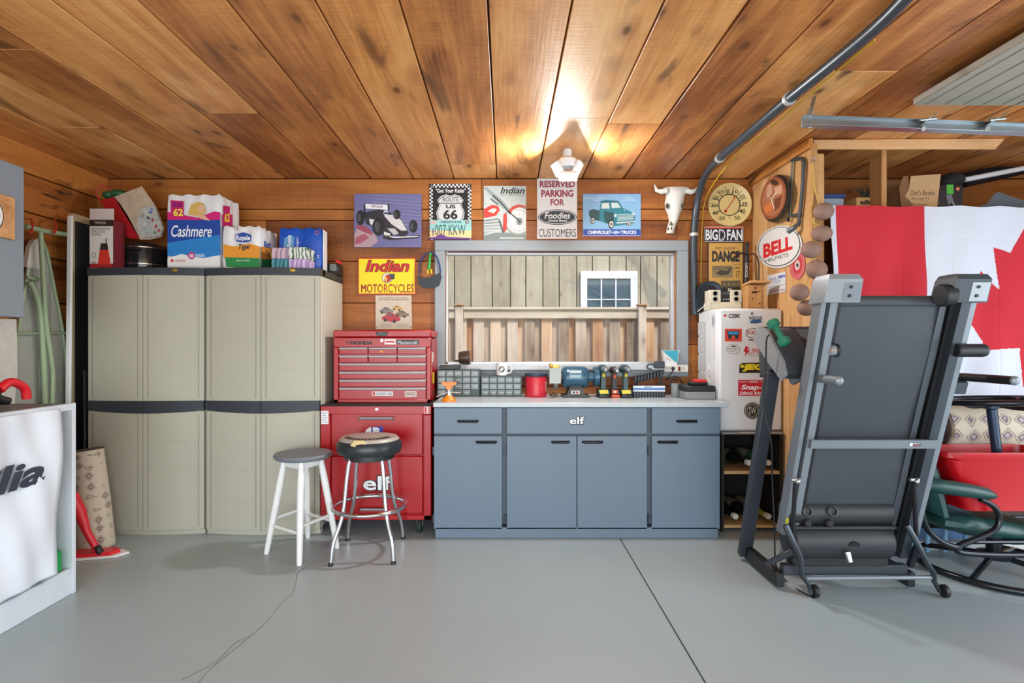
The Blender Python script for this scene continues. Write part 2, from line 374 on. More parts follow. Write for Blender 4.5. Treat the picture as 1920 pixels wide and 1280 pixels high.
# window
GREYT = mat('grey_window_paint', (148, 158, 166), .45, var=.06)
DT = YW-.025
def tbox(x0, y0, x1, y1, yf, yb, b=.003): return MB().box(XA(x0, yf), XA(x1, yf), yf, yb, ZA(y1, yf), ZA(y0, yf), b)
win = thing('window_1', None, None, (0, YW, 1.1)); win['kind'] = 'structure'
for x0, y0, x1, y1 in ((815, 450, 1291, 470), (815, 470, 834, 690), (1270, 470, 1291, 690)): tbox(x0, y0, x1, y1, DT, YW).build('casing', GREYT, win)
tbox(820, 683, 1291, 694, DT-.05, YW+.02, .006).build('sill', mat('sill_paint', (196, 204, 210), .4), win)
tbox(820, 694, 1291, 706, DT, YW, .004).build('apron', GREYT, win)
FRM = mat('aluminium_frame', (196, 202, 208), .35, .5)
for x0, y0, x1, y1 in ((834, 470, 1270, 478), (834, 678, 1270, 686), (834, 478, 840, 684), (1258, 478, 1270, 684)): tbox(x0, y0, x1, y1, YW+.03, YW+.09).build('window_frame', FRM, win)
for x0, x1 in ((833, 836), (1266, 1271)): tbox(x0, 468, x1, 686, YW-.0, YW+.12, 0).build('jamb', mat('jamb_wood', (150, 112, 82), .6), win)
b = MB(); b.cyl(P(840, 472, YW+.02), P(1266, 473, YW+.02), .006); b.build('curtain_rail', mat('rail_brown', (120, 70, 48), .5), win)
g = bpy.data.materials.new('window_glass'); g.use_nodes = True; gn = g.node_tree.nodes; gl = g.node_tree.links; gn.remove(gn['Principled BSDF'])
tr = gn.new('ShaderNodeBsdfTransparent'); gs = gn.new('ShaderNodeBsdfGlossy'); gs.inputs['Roughness'].default_value = .02; fr = gn.new('ShaderNodeFresnel'); fr.inputs['IOR'].default_value = 1.12
mxs = gn.new('ShaderNodeMixShader'); gl.new(fr.outputs[0], mxs.inputs[0]); gl.new(tr.outputs[0], mxs.inputs[1]); gl.new(gs.outputs[0], mxs.inputs[2]); gl.new(mxs.outputs[0], gn['Material Output'].inputs[0])
GLASS = g
tbox(838, 476, 1262, 680, YW+.055, YW+.060, 0).build('pane', GLASS, win)
# ---- outdoors: ground, board fence, neighbour's wall with a small window, bare tree
b = MB(); b.box(-12, 14, YW+.16, 16, -.2, -.05); b.build('ground', mat('yard_soil', (128, 120, 100), .95, bump=.4), kind='structure')
YF = 6.5
FW = wood('weathered_fence', 2, ((138, 118, 100), (182, 162, 142), (208, 190, 170), (226, 210, 190)), .9, .85, fine=1.4, tint=.5)
FR = wood('weathered_fence_orange', 2, ((164, 116, 78), (204, 158, 118), (218, 184, 150), (232, 210, 184)), .9, .85, fine=1.4, tint=.4)
FRAIL = wood('fence_rail', 0, ((190, 172, 148), (212, 198, 176), (226, 214, 194), (238, 228, 210)), .5, .85)
fence = thing('board_fence', 'weathered shadow-box board fence with flat cap rail outside the window', 'fence', (.4, YF, 0))
x = 760
k = 0
while x < 1340:
    w = 19.5; b = MB()
    if k % 2 == 0: b.box(XA(x, YF), XA(x+w, YF), YF-.012, YF+.008, 0, ZA(584, YF), .002)
    else: b.box(XA(x-2, YF+.05), XA(x+13.5, YF+.05), YF+.04, YF+.058, 0, ZA(584, YF), .002)
    b.build('fence_board', FR if k % 3 == 1 else FW, fence); x += 18.6 if k % 2 == 0 else 13.3; k += 1
for x0, x1 in ((700, 855), (870, 1194), (1208, 1380)):
    MB().box(XA(x0, YF), XA(x1, YF), YF-.055, YF-.017, ZA(597, YF), ZA(581, YF), .002).build('fence_rail', FRAIL, fence)
    MB().box(XA(x0, YF), XA(x1, YF), YF-.085, YF+.09, ZA(581, YF), ZA(576.5, YF), .003).build('cap_rail', FRAIL, fence)
for xc in (862, 1201):
    MB().box(XA(xc-7, YF), XA(xc+7, YF), YF-.10, YF-.013, 0, ZA(574, YF), .004).build('fence_post', FW, fence)
    MB().box(XA(xc-8.5, YF), XA(xc+8.5, YF), YF-.12, YF+.005, ZA(574, YF), ZA(570.5, YF), .004).build('post_cap', FR, fence)
YN = 9.2
SID = wood('bleached_siding', 2, ((138, 126, 104), (160, 149, 126), (176, 165, 142), (190, 180, 158)), .5, .85, tint=.25)
house = thing('neighbour_house', 'pale board-sided house wall with a small white window behind the fence', 'house', (.5, YN, 0))
MB().box(-5, 6, YN+.03, YN+.2, 0, 5.5).build('wall', mat('dark_backing', (60, 52, 44), .9), house)
xs = [700, 730, 760, 790, 822, 852, 883, 923, 957, 986, 1018, 1048.5, 1081.5, 1111, 1143, 1174, 1201, 1232, 1264, 1296, 1328, 1360]
for x0, x1 in zip(xs, xs[1:]):
    MB().box(XA(x0+.8, YN), XA(x1-.8, YN), YN, YN+.03, 0, 5.2, .003).build('siding_board', SID, house)
hw = MB()
for x0, y0, x1, y1 in ((1088, 509, 1194, 523), (1088, 523, 1100, 590), (1181, 523, 1194, 590), (1088, 586, 1194, 600)): hw.box(XA(x0, YN), XA(x1, YN), YN-.06, YN, ZA(y1, YN), ZA(y0, YN), .006)
hwin = hw.build('window', mat('white_vinyl', (240, 242, 246), .4, var=.02), house)
MB().box(XA(1099, YN), XA(1182, YN), YN-.02, YN-.01, ZA(588, YN), ZA(522, YN)).build('pane', mat('dark_pane', (88, 104, 112), .06, var=.3, scale=3), hwin)
for x in (1127, 1154): MB().box(XA(x-1.2, YN), XA(x+1.2, YN), YN-.035, YN-.02, ZA(588, YN), ZA(522, YN)).build('glazing_bar', MC['white_vinyl'], hwin)
MB().box(XA(1099, YN), XA(1182, YN), YN-.036, YN-.02, ZA(562.5, YN), ZA(560.5, YN)).build('glazing_bar', MC['white_vinyl'], hwin)
tree = MB()
def branch(p, d, L, r, lv):
    pts = [p]; rs = [r]
    for i in range(4):
        d = (d+Vector((random.uniform(-.22, .22), random.uniform(-.15, .15), random.uniform(-.1, .2)))).normalized(); p = p+d*L/4; pts.append(p); rs.append(r*(1-.14*(i+1)))
    tree.tube(pts, rs, 6)
    if lv:
        for q in range(3): branch(pts[random.choice((2, 3, 4))], (d+Vector((random.uniform(-1, .6), random.uniform(-.4, .4), random.uniform(-.3, .7)))).normalized(), L*.68, rs[-1]*.75, lv-1)
branch(Vector((3.45, 7.7, 0)), Vector((-.02, 0, 1)), 3.0, .09, 2)
for z_, dx in ((2.4, -.75), (2.9, -.9), (3.3, -.55), (3.8, -.7), (3.0, -.35)): branch(Vector((3.4, 7.7, z_)), Vector((dx, .1, .75)).normalized(), 1.3, .045, 2)
tree.build('bare_tree', mat('bark', (92, 80, 70), .9), None, 'leafless tree beside the board fence outside the window', 'tree')
# ---- overhead garage door on its track
door = thing('door_1', None, None, (2.5, 2.0, 2.55)); door['kind'] = 'structure'
DOORM = mat('cream_door_steel', (168, 164, 150), .5, var=.04); xd = 2.13
for k in range(5):
    x0 = xd+k*.53; b = MB(); b.box(x0, x0+.525, .35, 2.90, 2.575+.0, 2.615, .006); sec = b.build('door_section', DOORM, door)
    for q in range(5): MB().box(x0+.05+q*.1, x0+.056+q*.1, .37, 2.88, 2.5725, 2.5752).build('rib_groove', mat('groove_shade', (120, 116, 106), .6), sec)
tk = MB(); a = P(1503, 229, 2.95); e = P(1990, 247, 2.95); tk.bar(a, e, .012, .06); tk.bar(a+Vector((0, -.022, -.027)), e+Vector((0, -.022, -.027)), .05, .006); tk.bar(a+Vector((0, -.012, .028)), e+Vector((0, -.012, .028)), .03, .005)
tk.build('track', STEEL, door)
b = MB(); b.bar(P(1527, 181, 2.955), P(1518, 220, 2.95), .03, .004); b.bar(P(1518, 205, 2.95), P(1518, 240, 2.94), .022, .004); b.build('track_hanger', STEEL, door)
for x0, x1 in ((1722, 1755), (1842, 1885)):
    b = MB(); b.bar(P(x0, 240, 2.93), P(x1, 213, 2.90), .05, .004); b.cyl(P(x0-2, 242, 2.95), P(x0+10, 241, 2.90), .012); b.cyl(P(x1-30, 225, 2.9), P(x1, 222, 2.9), .008); b.build('roller_bracket', mat('bracket_zinc', (170, 172, 170), .3, .9), door)
# conduit
CP = [(1750, -60, 1.90), (1660, 35, 2.20), (1570, 112, 2.51), (1480, 185, 2.90), (1410, 245, 3.33), (1350, 296, 3.83), (1322, 330, 4.22), (1308, 375, 4.38), (1301, 440, 4.41), (1301, 520, 4.41), (1303, 590, 4.41)]
b = MB(); b.tube([P(x, y, d) for x, y, d in CP], .027, 12, sub=6); cond = b.build('cable_conduit', mat('dark_conduit', (66, 76, 86), .35, .3), None, 'thick dark grey conduit bending from ceiling down the back wall', 'conduit')
for i, t in ((3, .0), (5, 0), (8, 0)):
    x, y, d = CP[i]; x2, y2, d2 = CP[i+1]; dv = (P(x2, y2, d2)-P(x, y, d)).normalized(); b = MB(); b.lathe([(.024, -.012), (.034, -.012), (.034, .012), (.024, .012)], P(x, y, d), dv, 16); b.build('clamp', mat('pale_clamp', (205, 208, 206), .4, .4), cond)
b = MB(); b.tube([P(1640, 75, 2.33), P(1540, 158, 2.75), P(1450, 235, 3.24), P(1372, 300, 3.85), P(1325, 368, 4.39), P(1316, 430, 4.43), P(1314, 530, 4.43)], .004, 6, sub=5); b.build('cable', mat('yellow_cable', (226, 190, 40), .5), None, 'thin yellow cable running beside the dark conduit', 'cable')
# LED lamp
lamp = thing('garage_lamp', 'bright three-panel white lamp on ceiling above the parking sign', 'lamp', (.427, 3.8, ZC))
b = MB(); b.lathe([(.05, 0), (.062, .015), (.062, .05), (.03, .075), (.03, .12)], (.427, 3.8, ZC-.115), (0, 0, 1)); b.build('lamp_base', mat('lamp_white', (222, 226, 230), .4), lamp)
def head(cx, cz, cy, nrm, w, h, pw):
    c = Vector((cx, cy, cz)); nrm = Vector(nrm).normalized(); q = nrm.to_track_quat('Z', 'Y').to_matrix().to_4x4(); M = Matrix.Translation(c) @ q
    b = MB(); b.obox(M @ Matrix.Translation((0, 0, -.014)), w, h, .024, .004); hd = b.build('lamp_head', MC['lamp_white'], lamp)
    b = MB(); b.obox(M @ Matrix.Translation((0, 0, .001)), w*.9, h*.9, .004); b.build('led_panel', mat('led_glow', (255, 252, 245), .4, emit=22), hd)
    d = bpy.data.lights.new('lamp_light', 'AREA'); d.shape = 'RECTANGLE'; d.size = w*.9; d.size_y = h*.9; d.energy = pw; d.color = (1, .97, .93)
    o = bpy.data.objects.new('lamp_light', d); COL.objects.link(o); o.parent = lamp; o.location = c+nrm*.006-Vector(lamp.location); o.rotation_euler = nrm.to_track_quat('-Z', 'Y').to_matrix().to_euler() if False else (-nrm).to_track_quat('Z', 'Y').to_euler()
head(.352, 2.525, 3.80, (-.84, -.28, -.46), .095, .095, 13)
head(.505, 2.530, 3.80, (.84, -.28, -.46), .095, .095, 11)
head(.430, 2.460, 3.76, (0, -.42, -.90), .13, .075, 16)
# ================================================================== LEFT SIDE
GREYC = mat('grey_cabinet_paint', (132, 142, 154), .5, var=.05); XC = -2.6
wc = thing('wall_cabinet', 'grey painted wall cupboard at the left edge with a wooden plaque on it', 'cabinet', (-2.9, 2.4, 1.47))
MB().box(XL, XC-.02, 1.9, 2.995, 1.475, 2.28, .004).build('body', GREYC, wc)
for y0, y1 in ((1.9, 2.44), (2.445, 3.0)): MB().box(XC-.02, XC, y0, y1, 1.472, 2.283, .004).build('door', GREYC, wc)
pq = MB(); pq.box(XC+.001, XC+.018, 2.62, 2.925, 1.877, 2.10, .003)
plq = pq.build('wooden_plaque', PINE_X, None, 'light wood plaque with a round red and white emblem on the grey cupboard', 'plaque')
p = MB(lambda u, v, l: Vector((XC+.018+l, u, v))); p.flat = True
p.ell(2.765, 1.985, .092, .092, (40, 36, 40), 1); p.ell(2.765, 1.985, .086, .086, (236, 236, 232), 2); p.ell(2.765, 1.985, .070, .070, (178, 26, 34), 3); p.text('M', 2.735, 2.02, 2.795, 1.95, (240, 238, 232), 4, .02); done(p, plq)
# ironing boards hanging from wall hooks
GREEN = mat('sage_enamel', (150, 172, 138), .35, var=.05)
def mesh_mat():
    m = bpy.data.materials.new('expanded_metal'); m.use_nodes = True; n = m.node_tree.nodes; l = m.node_tree.links; b = n['Principled BSDF']
    tc = n.new('ShaderNodeTexCoord'); vs = []
    for rot in (.9, -.9):
        mp = n.new('ShaderNodeMapping'); mp.inputs['Rotation'].default_value = (rot, 0, 0); mp.inputs['Scale'].default_value = (60, 60, 60); l.new(tc.outputs['Object'], mp.inputs['Vector'])
        w = n.new('ShaderNodeTexWave'); w.bands_direction = 'Z'; w.inputs['Scale'].default_value = 1.0; l.new(mp.outputs[0], w.inputs['Vector']); vs.append(w.outputs['Fac'])
    mx = n.new('ShaderNodeMath'); mx.operation = 'MAXIMUM'; l.new(vs[0], mx.inputs[0]); l.new(vs[1], mx.inputs[1])
    cr = n.new('ShaderNodeValToRGB'); cr.color_ramp.elements[0].position = .82; cr.color_ramp.elements[0].color = S(124, 124, 116); cr.color_ramp.elements[1].position = .92; cr.color_ramp.elements[1].color = S(208, 214, 210)
    l.new(mx.outputs[0], cr.inputs[0]); l.new(cr.outputs[0], b.inputs['Base Color']); b.inputs['Roughness'].default_value = .5; return m
XM = mesh_mat()
def yz(px, py, X): D = X*F/(px-VX); return Vector((X, D, ZA(py, D)))
ib = thing('ironing_board', 'folded ironing board with sage green legs and bare metal mesh hanging on red hooks', 'ironing board', (-3.08, 3.7, .55))
out = [(62, 462), (72, 447), (86, 470), (100, 540), (116, 620), (124, 700), (131, 790), (134, 860), (14, 880), (16, 790), (22, 700), (36, 600), (50, 510)]
b = MB(); pl = [yz(x, y, -3.12) for x, y in out]; b.prism(pl, (-.012, 0, 0)); b.build('mesh_top', XM, ib)
b = MB(); b.tube([p_+Vector((.006, 0, 0)) for p_ in pl], .010, 6, closed=True, sub=2); b.build('rim', GREEN, ib)
b = MB(); b.tube([yz(48, 424, -3.045), yz(84, 433, -3.045), yz(122, 439, -3.045)], .016, 10); b.tube([yz(76, 434, -3.05), yz(80, 500, -3.05), yz(86, 600, -3.05), yz(97, 680, -3.05), yz(99, 720, -3.05), yz(94, 860, -3.05)], .015, 10, sub=4); b.build('leg', GREEN, ib)
b = MB(); b.tube([yz(55, 528, -3.085), yz(66, 548, -3.075), yz(76, 590, -3.07), yz(82, 680, -3.07), yz(88, 860, -3.07)], .017, 10, sub=4); b.build('leg', GREEN, ib)
b = MB(); b.tube([yz(25, 625, -3.09), yz(122, 624, -3.09)], .008, 8); b.build('cross_brace', GREEN, ib); b = MB(); b.bar(yz(50, 520, -3.10), yz(74, 524, -3.10), .02, .02); b.build('leg_bracket', GREEN, ib)
b = MB(); b.prism([yz(x, y, -3.105) for x, y in ((50, 500), (57, 462), (64, 450), (72, 448), (74, 505))], (-.03, 0, 0)); b.build('cover', mat('white_quilt', (214, 214, 208), .8, bump=.3), ib)
for x in (59, 103):
    b = MB(); b.tube([yz(x-4, 410, XL+.01), yz(x, 412, -3.10), yz(x+2, 424, -3.03), yz(x, 436, -3.02), yz(x-4, 434, -3.01)], .006, 6, sub=3)
    b.build('wall_hook', mat('red_hook', (196, 44, 40), .4), None, 'red coated wall hook, the %s of two above the green ironing board' % ('nearer' if x < 80 else 'farther'), 'hook', 'red wall hooks')
ib2 = MB(); pl = [yz(x, y, -3.09) for x, y in ((4, 598), (19, 598), (21, 700), (12, 790), (8, 900), (-26, 900), (-20, 598))]; ib2.prism(pl, (.04, 0, 0)); ib2.build('ironing_board', mat('white_pattern_cover', (206, 204, 200), .8, var=.15, scale=30), None, 'ironing board with pale patterned cover, mostly hidden under the grey cupboard', 'ironing board')
# leaning boards beside the cabinet
b = MB(); b.obox(XR((-2.99, 3.80, 1.11), 0, .6, 0), .03, .02, 2.20, .003); b.build('white_trim_board', WHITE, None, 'long white board leaning upright against the left wall', 'board')
fb = thing('framed_panel', 'tall black panel with a beige wooden frame leaning beside the left cabinet', 'panel', (-3.03, 4.15, 0))
MB().box(-3.055, -3.035, 3.91, 4.40, .03, 2.20).build('panel_sheet', mat('blackboard', (34, 36, 42), .5), fb)
for y0, y1, z0, z1 in ((3.89, 3.912, .01, 2.25), (4.39, 4.42, .01, 2.25), (3.912, 4.39, .0, .03), (3.912, 4.39, 2.2, 2.25)): MB().box(-3.065, -3.032, y0, y1, z0, z1, .003).build('frame_stile', mat('beige_frame', (176, 158, 124), .5), fb)
b = MB(); b.box(-2.968, -2.952, 3.9, 3.92, 0, 1.15, .002); b.build('steel_strip', DARKSTEEL, None, 'dark narrow steel strip standing beside the left storage cabinet', 'strip')
# low bench with towel over its open front
XB = -2.31; BE = 2.98
bench = thing('bench', 'white painted open-front workbench with a towel hung over it', 'bench', (-2.7, 2.0, 0))
WB = mat('white_worn_paint', (214, 224, 234), .55, var=.08, scale=14, bump=.15, bscale=40)
MB().box(XL+.01, XB-.01, .3, BE-.01, .985, 1.012, .003).build('bench_top', mat('grey_benchtop', (108, 112, 116), .5), bench)
MB().box(XB-.014, XB+.006, .3, BE, .978, 1.016, .003).build('edge_strip', WB, bench)
MB().box(XL+.02, XB+.006, BE-.025, BE, 0, .984, .003).build('end_panel', WB, bench)
MB().box(XB-.02, XB, .3, BE-.026, 0, .14, .003).build('kick_board', WB, bench)
MB().box(XL+.02, XB-.08, .3, BE-.03, .42, .44).build('shelf', mat('dark_shelf', (80, 72, 64), .7), bench)
MB().box(XL+.02, XB-.02, .3, BE-.03, .10, .12).build('shelf', WB, bench)
tw = MB(); nx, nz = 60, 60; rows = []
for jz in range(nz+1):
    tz = jz/nz; z = 1.0-tz*.83; r = []
    for i in range(nx+1):
        t = i/nx; y = 1.2+t*(2.85-.02*tz-.03*tz*tz-1.2); w = .010*math.sin(t*26+tz*5)+.006*math.sin(t*61-tz*9)+.014*tz*math.sin(t*13+1)
        r.append(Vector((XB+.022+w+.01*tz, y, z-.05*tz*(1-t))))
    rows.append(r)
tw.v = [tuple(q) for r in rows for q in r]; tw.f = [(a*(nx+1)+i, a*(nx+1)+i+1, (a+1)*(nx+1)+i+1, (a+1)*(nx+1)+i) for a in range(nz) for i in range(nx)]; tw.mi = [0]*len(tw.f)
TW = mat('white_cotton', (222, 230, 242), .85, var=.03, bump=.15, bscale=200)
towel = tw.build('towel', TW, None, 'white towel with dark lettering hanging over the bench front', 'towel', origin=(XB, 2, .2), recalc=False, angle=180)
sm = towel.modifiers.new('thickness', 'SOLIDIFY'); sm.thickness = .004; sm.offset = -1
p = MB(lambda u, v, l: Vector((XB+.047+l+.008*math.sin(u*9), u, v))); p.flat = True
p.text('Aprilia', 0, 0, 0, 0, (52, 60, 76), 1, .035, .25, quad=[(1.9, .775), (2.735, .775), (2.735, .615), (1.9, .615)]); done(p, towel, 'lettering')
gb = MB(); gb.box(-2.75, -2.335, 2.62, 2.94, .122, .25, .02); gb.build('gift_box', mat('green_gift', (30, 160, 84), .5, var=.3, scale=60), None, 'bright green and white patterned bundle at the bottom of the bench', 'bundle')
# tools on the bench
REDP = mat('red_plastic', (214, 30, 44), .35)
tl = thing('bolt_cutter', 'red handled cutter lying on the left bench top', 'cutter', (-2.6, 2.6, 1.013))
b = MB(); b.tube([Vector((-2.62, 2.45, 1.03)), Vector((-2.60, 2.62, 1.05)), Vector((-2.57, 2.66, 1.13)), Vector((-2.58, 2.62, 1.20)), Vector((-2.63, 2.55, 1.21)), Vector((-2.66, 2.46, 1.18))], .013, 8, sub=4); b.build('handle', REDP, tl)
b = MB(); b.tube([Vector((-2.60, 2.3, 1.03)), Vector((-2.59, 2.5, 1.04)), Vector((-2.57, 2.62, 1.05))], .012, 8, sub=3); b.build('handle', REDP, tl)
b = MB(); b.bar((-2.61, 2.40, 1.12), (-2.59, 2.58, 1.14), .03, .02); b.build('blade', BLACK, tl)
hs = thing('hand_saw', 'red and black saw grip standing on the left bench top', 'saw', (-2.56, 2.85, 1.013))
b = MB(); b.tube([Vector((-2.55, 2.80, 1.10)), Vector((-2.55, 2.86, 1.135)), Vector((-2.54, 2.93, 1.10)), Vector((-2.54, 2.945, 1.04))], .022, 10, sub=4); b.build('grip', REDP, hs)
b = MB(); b.tube([Vector((-2.56, 2.78, 1.11)), Vector((-2.56, 2.80, 1.06)), Vector((-2.55, 2.85, 1.036))], .02, 10, sub=4); b.bar((-2.57, 2.5, 1.025), (-2.56, 2.84, 1.03), .006, .02); b.build('frame', BLACK, hs)
# rolled rug standing, mop
def rug_mat(name, sc, A=(172, 158, 140), B=(112, 94, 94)):
    m = bpy.data.materials.new(name); m.use_nodes = True; n = m.node_tree.nodes; l = m.node_tree.links; b = n['Principled BSDF']
    tc = n.new('ShaderNodeTexCoord'); vo = n.new('ShaderNodeTexVoronoi'); vo.distance = 'MANHATTAN'; vo.inputs['Scale'].default_value = sc; vo.inputs['Randomness'].default_value = .25; l.new(tc.outputs['Object'], vo.inputs['Vector'])
    cr = n.new('ShaderNodeValToRGB'); e = cr.color_ramp.elements; e[0].position = .12; e[0].color = S(*A); e[1].position = .2; e[1].color = S(*B)
    for q, c in ((.34, (184, 172, 154)), (.46, (130, 112, 110)), (.52, (192, 182, 164))): x = e.new(q); x.color = S(*c)
    cr.color_ramp.interpolation = 'CONSTANT'; l.new(vo.outputs['Distance'], cr.inputs[0]); l.new(cr.outputs[0], b.inputs['Base Color']); b.inputs['Roughness'].default_value = .95; return m
rug = thing('rolled_rug', 'rolled beige patterned rug standing upright beside the left cabinet', 'rug', (-2.68, 3.62, 0))
b = MB(); b.lathe([(.10, 0), (.104, .02), (.10, .3), (.088, .63), (.088, .64), (.07, .645), (.07, .5)], (-2.665, 3.62, 0), (-.13, .05, 1)); b.build('roll', rug_mat('rug_pattern', 15), rug)
b = MB(); b.lathe([(.09, 0), (.091, .008), (.07, .012)], Vector((-2.665, 3.62, 0))+Vector((-.13, .05, 1)).normalized()*.637, (-.13, .05, 1)); b.build('binding', mat('rug_edge', (70, 52, 48), .9), rug)
mop = thing('steam_mop', 'red steam mop with white pad on the floor by the rug', 'mop', (-2.6, 3.45, 0))
M = XR((-2.60, 3.47, .02), 0, 0, 14)
b = MB(); b.T = M; b.prism([(-.19, -.07, -.018), (.16, -.06, -.018), (.22, .0, -.018), (.16, .06, -.018), (-.19, .07, -.018)], (0, 0, .012)); b.build('pad', mat('mop_pad', (226, 226, 224), .9), mop)
b = MB(); b.T = M; b.prism([(-.17, -.05, -.006), (.13, -.045, -.006), (.17, 0, -.006), (.13, .045, -.006), (-.17, .05, -.006)], (0, 0, .022)); b.build('head', REDP, mop)
b = MB(); b.tube([Vector((-2.54, 3.46, .04)), Vector((-2.60, 3.45, .16)), Vector((-2.64, 3.44, .30)), Vector((-2.68, 3.42, .40))], [.02, .022, .035, .04], 12, sub=0); b.tube([Vector((-2.70, 3.44, .38)), Vector((-2.80, 3.40, .62))], .016, 8); b.build('handle', REDP, mop)
b = MB(); b.obox(XR((-2.53, 3.455, .05), 0, -30, 0), .03, .04, .06, .008); b.build('joint', BLACK, mop)
# ================================================================== STORAGE CABINETS
BEI = mat('taupe_resin', (178, 177, 162), .55, var=.04, scale=3, bump=.06, bscale=30); BEID = mat('taupe_groove', (138, 134, 120), .6); NAVY = mat('charcoal_resin', (48, 54, 62), .5)
def storage(x0, x1, lab):
    yf, yb = 3.89, 4.43; H = 1.862
    t = thing('storage_cabinet', lab, 'cabinet', ((x0+x1)/2, 4.15, 0), 'storage cabinets')
    MB().box(x0, x1, yf+.03, yb, .03, H-.05, .006).build('body', mat('taupe_body', (196, 196, 184), .55, var=.03), t)
    MB().box(x1, x1+.004, yf+.09, yb-.05, .12, H-.14, .003).build('side_panel', MC['taupe_body'], t)
    def bow(x): u = (x-x0)/(x1-x0)*2-1; return yf-.035*(1-u*u)
    def slab(a, b_, z0, z1, off, th, m, nm, par, n=10):
        q = MB(); xs_ = [a+(b_-a)*i/n for i in range(n+1)]
        rings = [[Vector((x, bow(x)-off, z0)), Vector((x, bow(x)-off+th, z0)), Vector((x, bow(x)-off+th, z1)), Vector((x, bow(x)-off, z1))] for x in xs_]
        q.loft(rings); return q.build(nm, m, par, angle=30)
    slab(x0, x1, 0, .03, -.012, .05, BEI, 'plinth', t)
    xm = (x0+x1)/2
    for a, b_ in ((x0+.002, xm-.002), (xm+.002, x1-.002)):
        for z0, z1 in ((.035, .862), (.935, H-.052)):
            d = slab(a, b_, z0, z1, 0, .025, BEI, 'door', t)
            w = b_-a
            for k in range(4):
                zz = z0+(z1-z0)*(k+.06)/4; z2 = z0+(z1-z0)*(k+.985)/4
                slab(a+.045, b_-.045, zz, z2, .0025, .01, BEI, 'door_panel', d, 6)
            for xx in (a+.030, b_-.036): slab(xx, xx+.005, z0+.02, z1-.02, .001, .006, BEID, 'groove', d, 1)
        ring = MB(); n = 12; rr = []
        for i in range(n+1):
            x = a+(b_-a)*i/n; dz = .018*(1-((x-xm)/(x1-x0)*2)**2); y = bow(x)-.008; rr.append([Vector((x, y, .935)), Vector((x, y+.03, .935)), Vector((x, y+.03, .866-dz)), Vector((x, y+.004, .866-dz))])
        ring.loft(rr); ring.build('handle', NAVY, t)
    slab(x0-.004, x1+.004, H-.05, H, .006, .10, NAVY, 'top', t)
    MB().box(x0-.004, x1+.004, yf+.05, yb, H-.05, H, .006).build('top', NAVY, t)
    xe = x0+.7*(x1-x0); q = MB(); q.T = XR((xe+.06, bow(xe+.06)-.008, H-.018), 90) @ Matrix.Diagonal((1, .5, 1, 1)); q.lathe([(.0, 0), (.02, 0), (.02, .003), (0, .004)], (0, 0, 0), n=16); q.build('badge', mat('brass_badge', (196, 160, 50), .35, .6), t); return t
storage(XA(165, 3.89), XA(383, 3.89), 'taupe resin storage cabinet on the left, farther from the red tool chest')
storage(XA(387, 3.89), XA(600, 3.89), 'taupe resin storage cabinet right next to the red tool chest')
TZ = 1.862
# ---- things on top of the cabinets
bx = MB(mapY(3.93)); bx.slab(R4(168, 412, 212, 503.5), 0, -.12); pump = bx.build('pump_box', mat('white_card', (222, 220, 216), .6), None, 'white pump carton with red pump picture on the left cabinet', 'carton', origin=(-2.9, 4.1, TZ))
p = MB(mapY(3.93)); p.flat = True
p.rect(168, 412, 212, 424, (44, 34, 34), 1); p.text('TIMSLEX', 177, 415, 199, 420, (224, 220, 214), 2); p.build('brand_band', None, pump, recalc=False); p = MB(mapY(3.93)); p.flat = True; p.rect(168, 494, 212, 502, (170, 40, 44), 1)
for i, t in enumerate(('MULTI-PURPOSE PUMP', 'POMPE A USAGES', 'MULTIPLES')): p.text(t, 171, 427+i*5.2, 171+(35, 26, 18)[i], 431+i*5.2, (30, 30, 34), 2, .02)
p.build('lettering', None, pump, recalc=False); p = MB(mapY(3.93)); p.flat = True
p.poly([(187, 468), (203, 468), (207, 490), (205, 496), (184, 496), (184, 490)], (214, 54, 40), 2); p.poly([(189, 456), (201, 456), (203, 468), (187, 468)], (44, 42, 44), 2); p.rect(198, 447, 200, 457, (44, 42, 44), 2); p.ring(176, 478, 4, 5, 1, (120, 120, 124), 2); p.line([(171, 492), (180, 492)], 1.2, (60, 60, 64), 2); done(p, pump)
b = MB(); b.box(XA(168, 3.93), XA(212, 3.93), 3.932, 3.94, ZA(412, 3.93), ZA(391, 3.93)); b.build('flap', mat('white_card_flap', (206, 198, 196), .6), pump)
b = MB(); b.box(XA(212, 3.93)+.0005, XA(212, 3.93)+.0015, 3.933, 4.047, ZA(502.5, 3.93), ZA(413, 3.93)); b.build('side_print', mat('wine_card', (120, 30, 40), .6, var=.2, scale=40), pump)
sc_ = thing('slow_cooker', 'round black slow cooker with chrome bands on the left cabinet', 'slow cooker', (XA(272, 4.22), 4.22, TZ))
cx = XA(272, 4.22); r = .164
b = MB(); b.lathe([(r*.93, 0), (r*.97, .01), (r, .05), (r, .175), (r*.98, .19), (r*.9, .193)], (cx, 4.22, TZ), n=32); b.build('body', mat('gloss_black', (22, 24, 28), .15), sc_)
for z in (.055, .178): b = MB(); b.lathe([(r+.0005, z), (r+.003, z+.002), (r+.003, z+.009), (r+.0005, z+.011)], (cx, 4.22, TZ), n=32); b.build('chrome_band', CHROME, sc_)
b = MB(); b.lathe([(r*.97, 0), (r*.9, .018), (r*.5, .034), (0, .038)], (cx, 4.22, TZ+.192), n=32); b.build('lid', mat('smoked_lid', (34, 36, 40), .1), sc_)
b = MB(); b.obox(XR((cx+.03, 4.22-r-.012, TZ+.165)), .09, .03, .02, .008); b.build('handle', BLACK, sc_)
gbg = thing('gift_bag', 'red and cream glossy gift bag tipped over on the slow cooker', 'bag', P(255, 448, 4.02))
mp_ = mapY(4.10)
